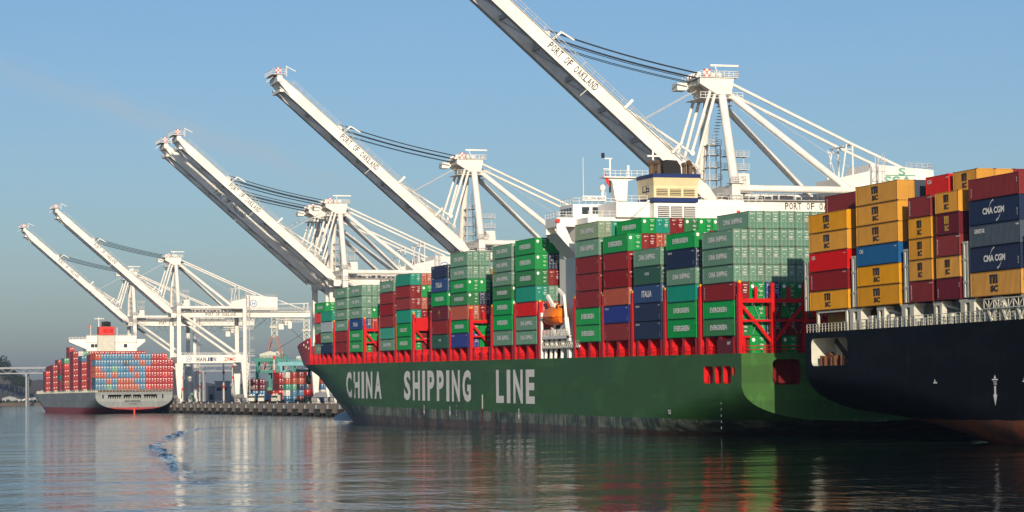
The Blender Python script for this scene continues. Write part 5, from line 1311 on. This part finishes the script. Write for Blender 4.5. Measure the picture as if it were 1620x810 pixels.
# a faint streak of thin cloud high over the water
def pxdir(x, y):
    c, q = (x-810)/3955., (622.3-y)/3955.; return Vector((c*CA + SA_, -c*SA_ + CA, q)).normalized()
d1, d2 = pxdir(20, 105), pxdir(480, 265); nn_ = d1.cross(d2).normalized()
tc = nt.nodes.new('ShaderNodeTexCoord')
def vdot(v):
    x = nt.nodes.new('ShaderNodeVectorMath'); x.operation = 'DOT_PRODUCT'; nt.links.new(tc.outputs['Generated'], x.inputs[0]); x.inputs[1].default_value = v; return x.outputs['Value']
def wm(op, a, b=None):
    x = nt.nodes.new('ShaderNodeMath'); x.operation = op
    for v, i in ((a, 0), (b, 1)):
        if v is None: continue
        if hasattr(v, 'is_linked'): nt.links.new(v, x.inputs[i])
        else: x.inputs[i].default_value = v
    return x.outputs[0]
ns = nt.nodes.new('ShaderNodeTexNoise'); ns.inputs['Scale'].default_value = 38; ns.inputs['Detail'].default_value = 5; nt.links.new(tc.outputs['Generated'], ns.inputs['Vector'])
off = wm('ADD', vdot(nn_), wm('MULTIPLY', wm('SUBTRACT', ns.outputs['Fac'], .5), .012))
band = wm('EXPONENT', wm('MULTIPLY', wm('POWER', wm('ABSOLUTE', wm('DIVIDE', off, .0045)), 2.), -1.))
mid = (d1+d2).normalized(); al = wm('EXPONENT', wm('MULTIPLY', wm('POWER', wm('ABSOLUTE', wm('DIVIDE', wm('SUBTRACT', 1., vdot(mid)), .0035)), 1.), -1.))
ns2 = nt.nodes.new('ShaderNodeTexNoise'); ns2.inputs['Scale'].default_value = 9; ns2.inputs['Detail'].default_value = 6; mp2 = nt.nodes.new('ShaderNodeMapping'); mp2.inputs['Scale'].default_value = (1,1,3.5); nt.links.new(tc.outputs['Generated'], mp2.inputs[0]); nt.links.new(mp2.outputs[0], ns2.inputs['Vector'])
veil = wm('MULTIPLY', wm('MAXIMUM', wm('SUBTRACT', ns2.outputs['Fac'], .45), 0.), .10)
amt = wm('ADD', wm('MULTIPLY', wm('MULTIPLY', band, al), wm('MULTIPLY', ns.outputs['Fac'], .55)), veil)
m2 = nt.nodes.new('ShaderNodeMix'); m2.data_type = 'RGBA'; nt.links.new(amt, m2.inputs[0]); nt.links.new(mx.outputs[2], m2.inputs[6]); m2.inputs[7].default_value = (5.2, 5.3, 5.4, 1)
sxyz = nt.nodes.new('ShaderNodeSeparateXYZ'); nt.links.new(tc.outputs['Generated'], sxyz.inputs[0])
low = wm('MULTIPLY', wm('EXPONENT', wm('DIVIDE', wm('MAXIMUM', sxyz.outputs[2], 0.), -.050)), .58)
m3 = nt.nodes.new('ShaderNodeMix'); m3.data_type = 'RGBA'; nt.links.new(low, m3.inputs[0]); nt.links.new(m2.outputs[2], m3.inputs[6]); m3.inputs[7].default_value = (2.95, 3.1, 3.6, 1)
nt.links.new(m3.outputs[2], bg.inputs[0]); bg.inputs[1].default_value = .092
sd = bpy.data.lights.new('sun', 'SUN'); sd.energy = 5.0; sd.angle = radians(.53); sd.color = (1.0,.86,.68)
so = bpy.data.objects.new('sun', sd); COL.objects.link(so)
to = Vector((-sin(AZ)*cos(EL), -cos(AZ)*cos(EL), sin(EL))); so.rotation_euler = to.to_track_quat('Z', 'Y').to_euler()
cd = bpy.data.cameras.new('camera'); cam = bpy.data.objects.new('camera', cd); COL.objects.link(cam); scn.camera = cam
cd.lens = 3955/1620*36; cd.sensor_width = 36; cd.clip_start = 1; cd.clip_end = 40000
PT = math.atan((622.3-405)/3955); RL = .012; HD = radians(17.3)
fw = Vector((sin(HD)*cos(PT), cos(HD)*cos(PT), sin(PT))); rg = Vector((cos(HD), -sin(HD), 0)); up = rg.cross(fw)
r2 = rg*cos(RL) - up*sin(RL); u2 = up*cos(RL) + rg*sin(RL)
cam.matrix_world = Matrix(((r2.x,u2.x,-fw.x,0),(r2.y,u2.y,-fw.y,0),(r2.z,u2.z,-fw.z,6.7),(0,0,0,1)))
vs_ = scn.view_settings; vs_.view_transform = 'Standard'; vs_.look = 'None'; vs_.exposure = .12; vs_.gamma = 1
scn.cycles.max_bounces = 6; scn.cycles.volume_bounces = 0; scn.cycles.use_denoising = True
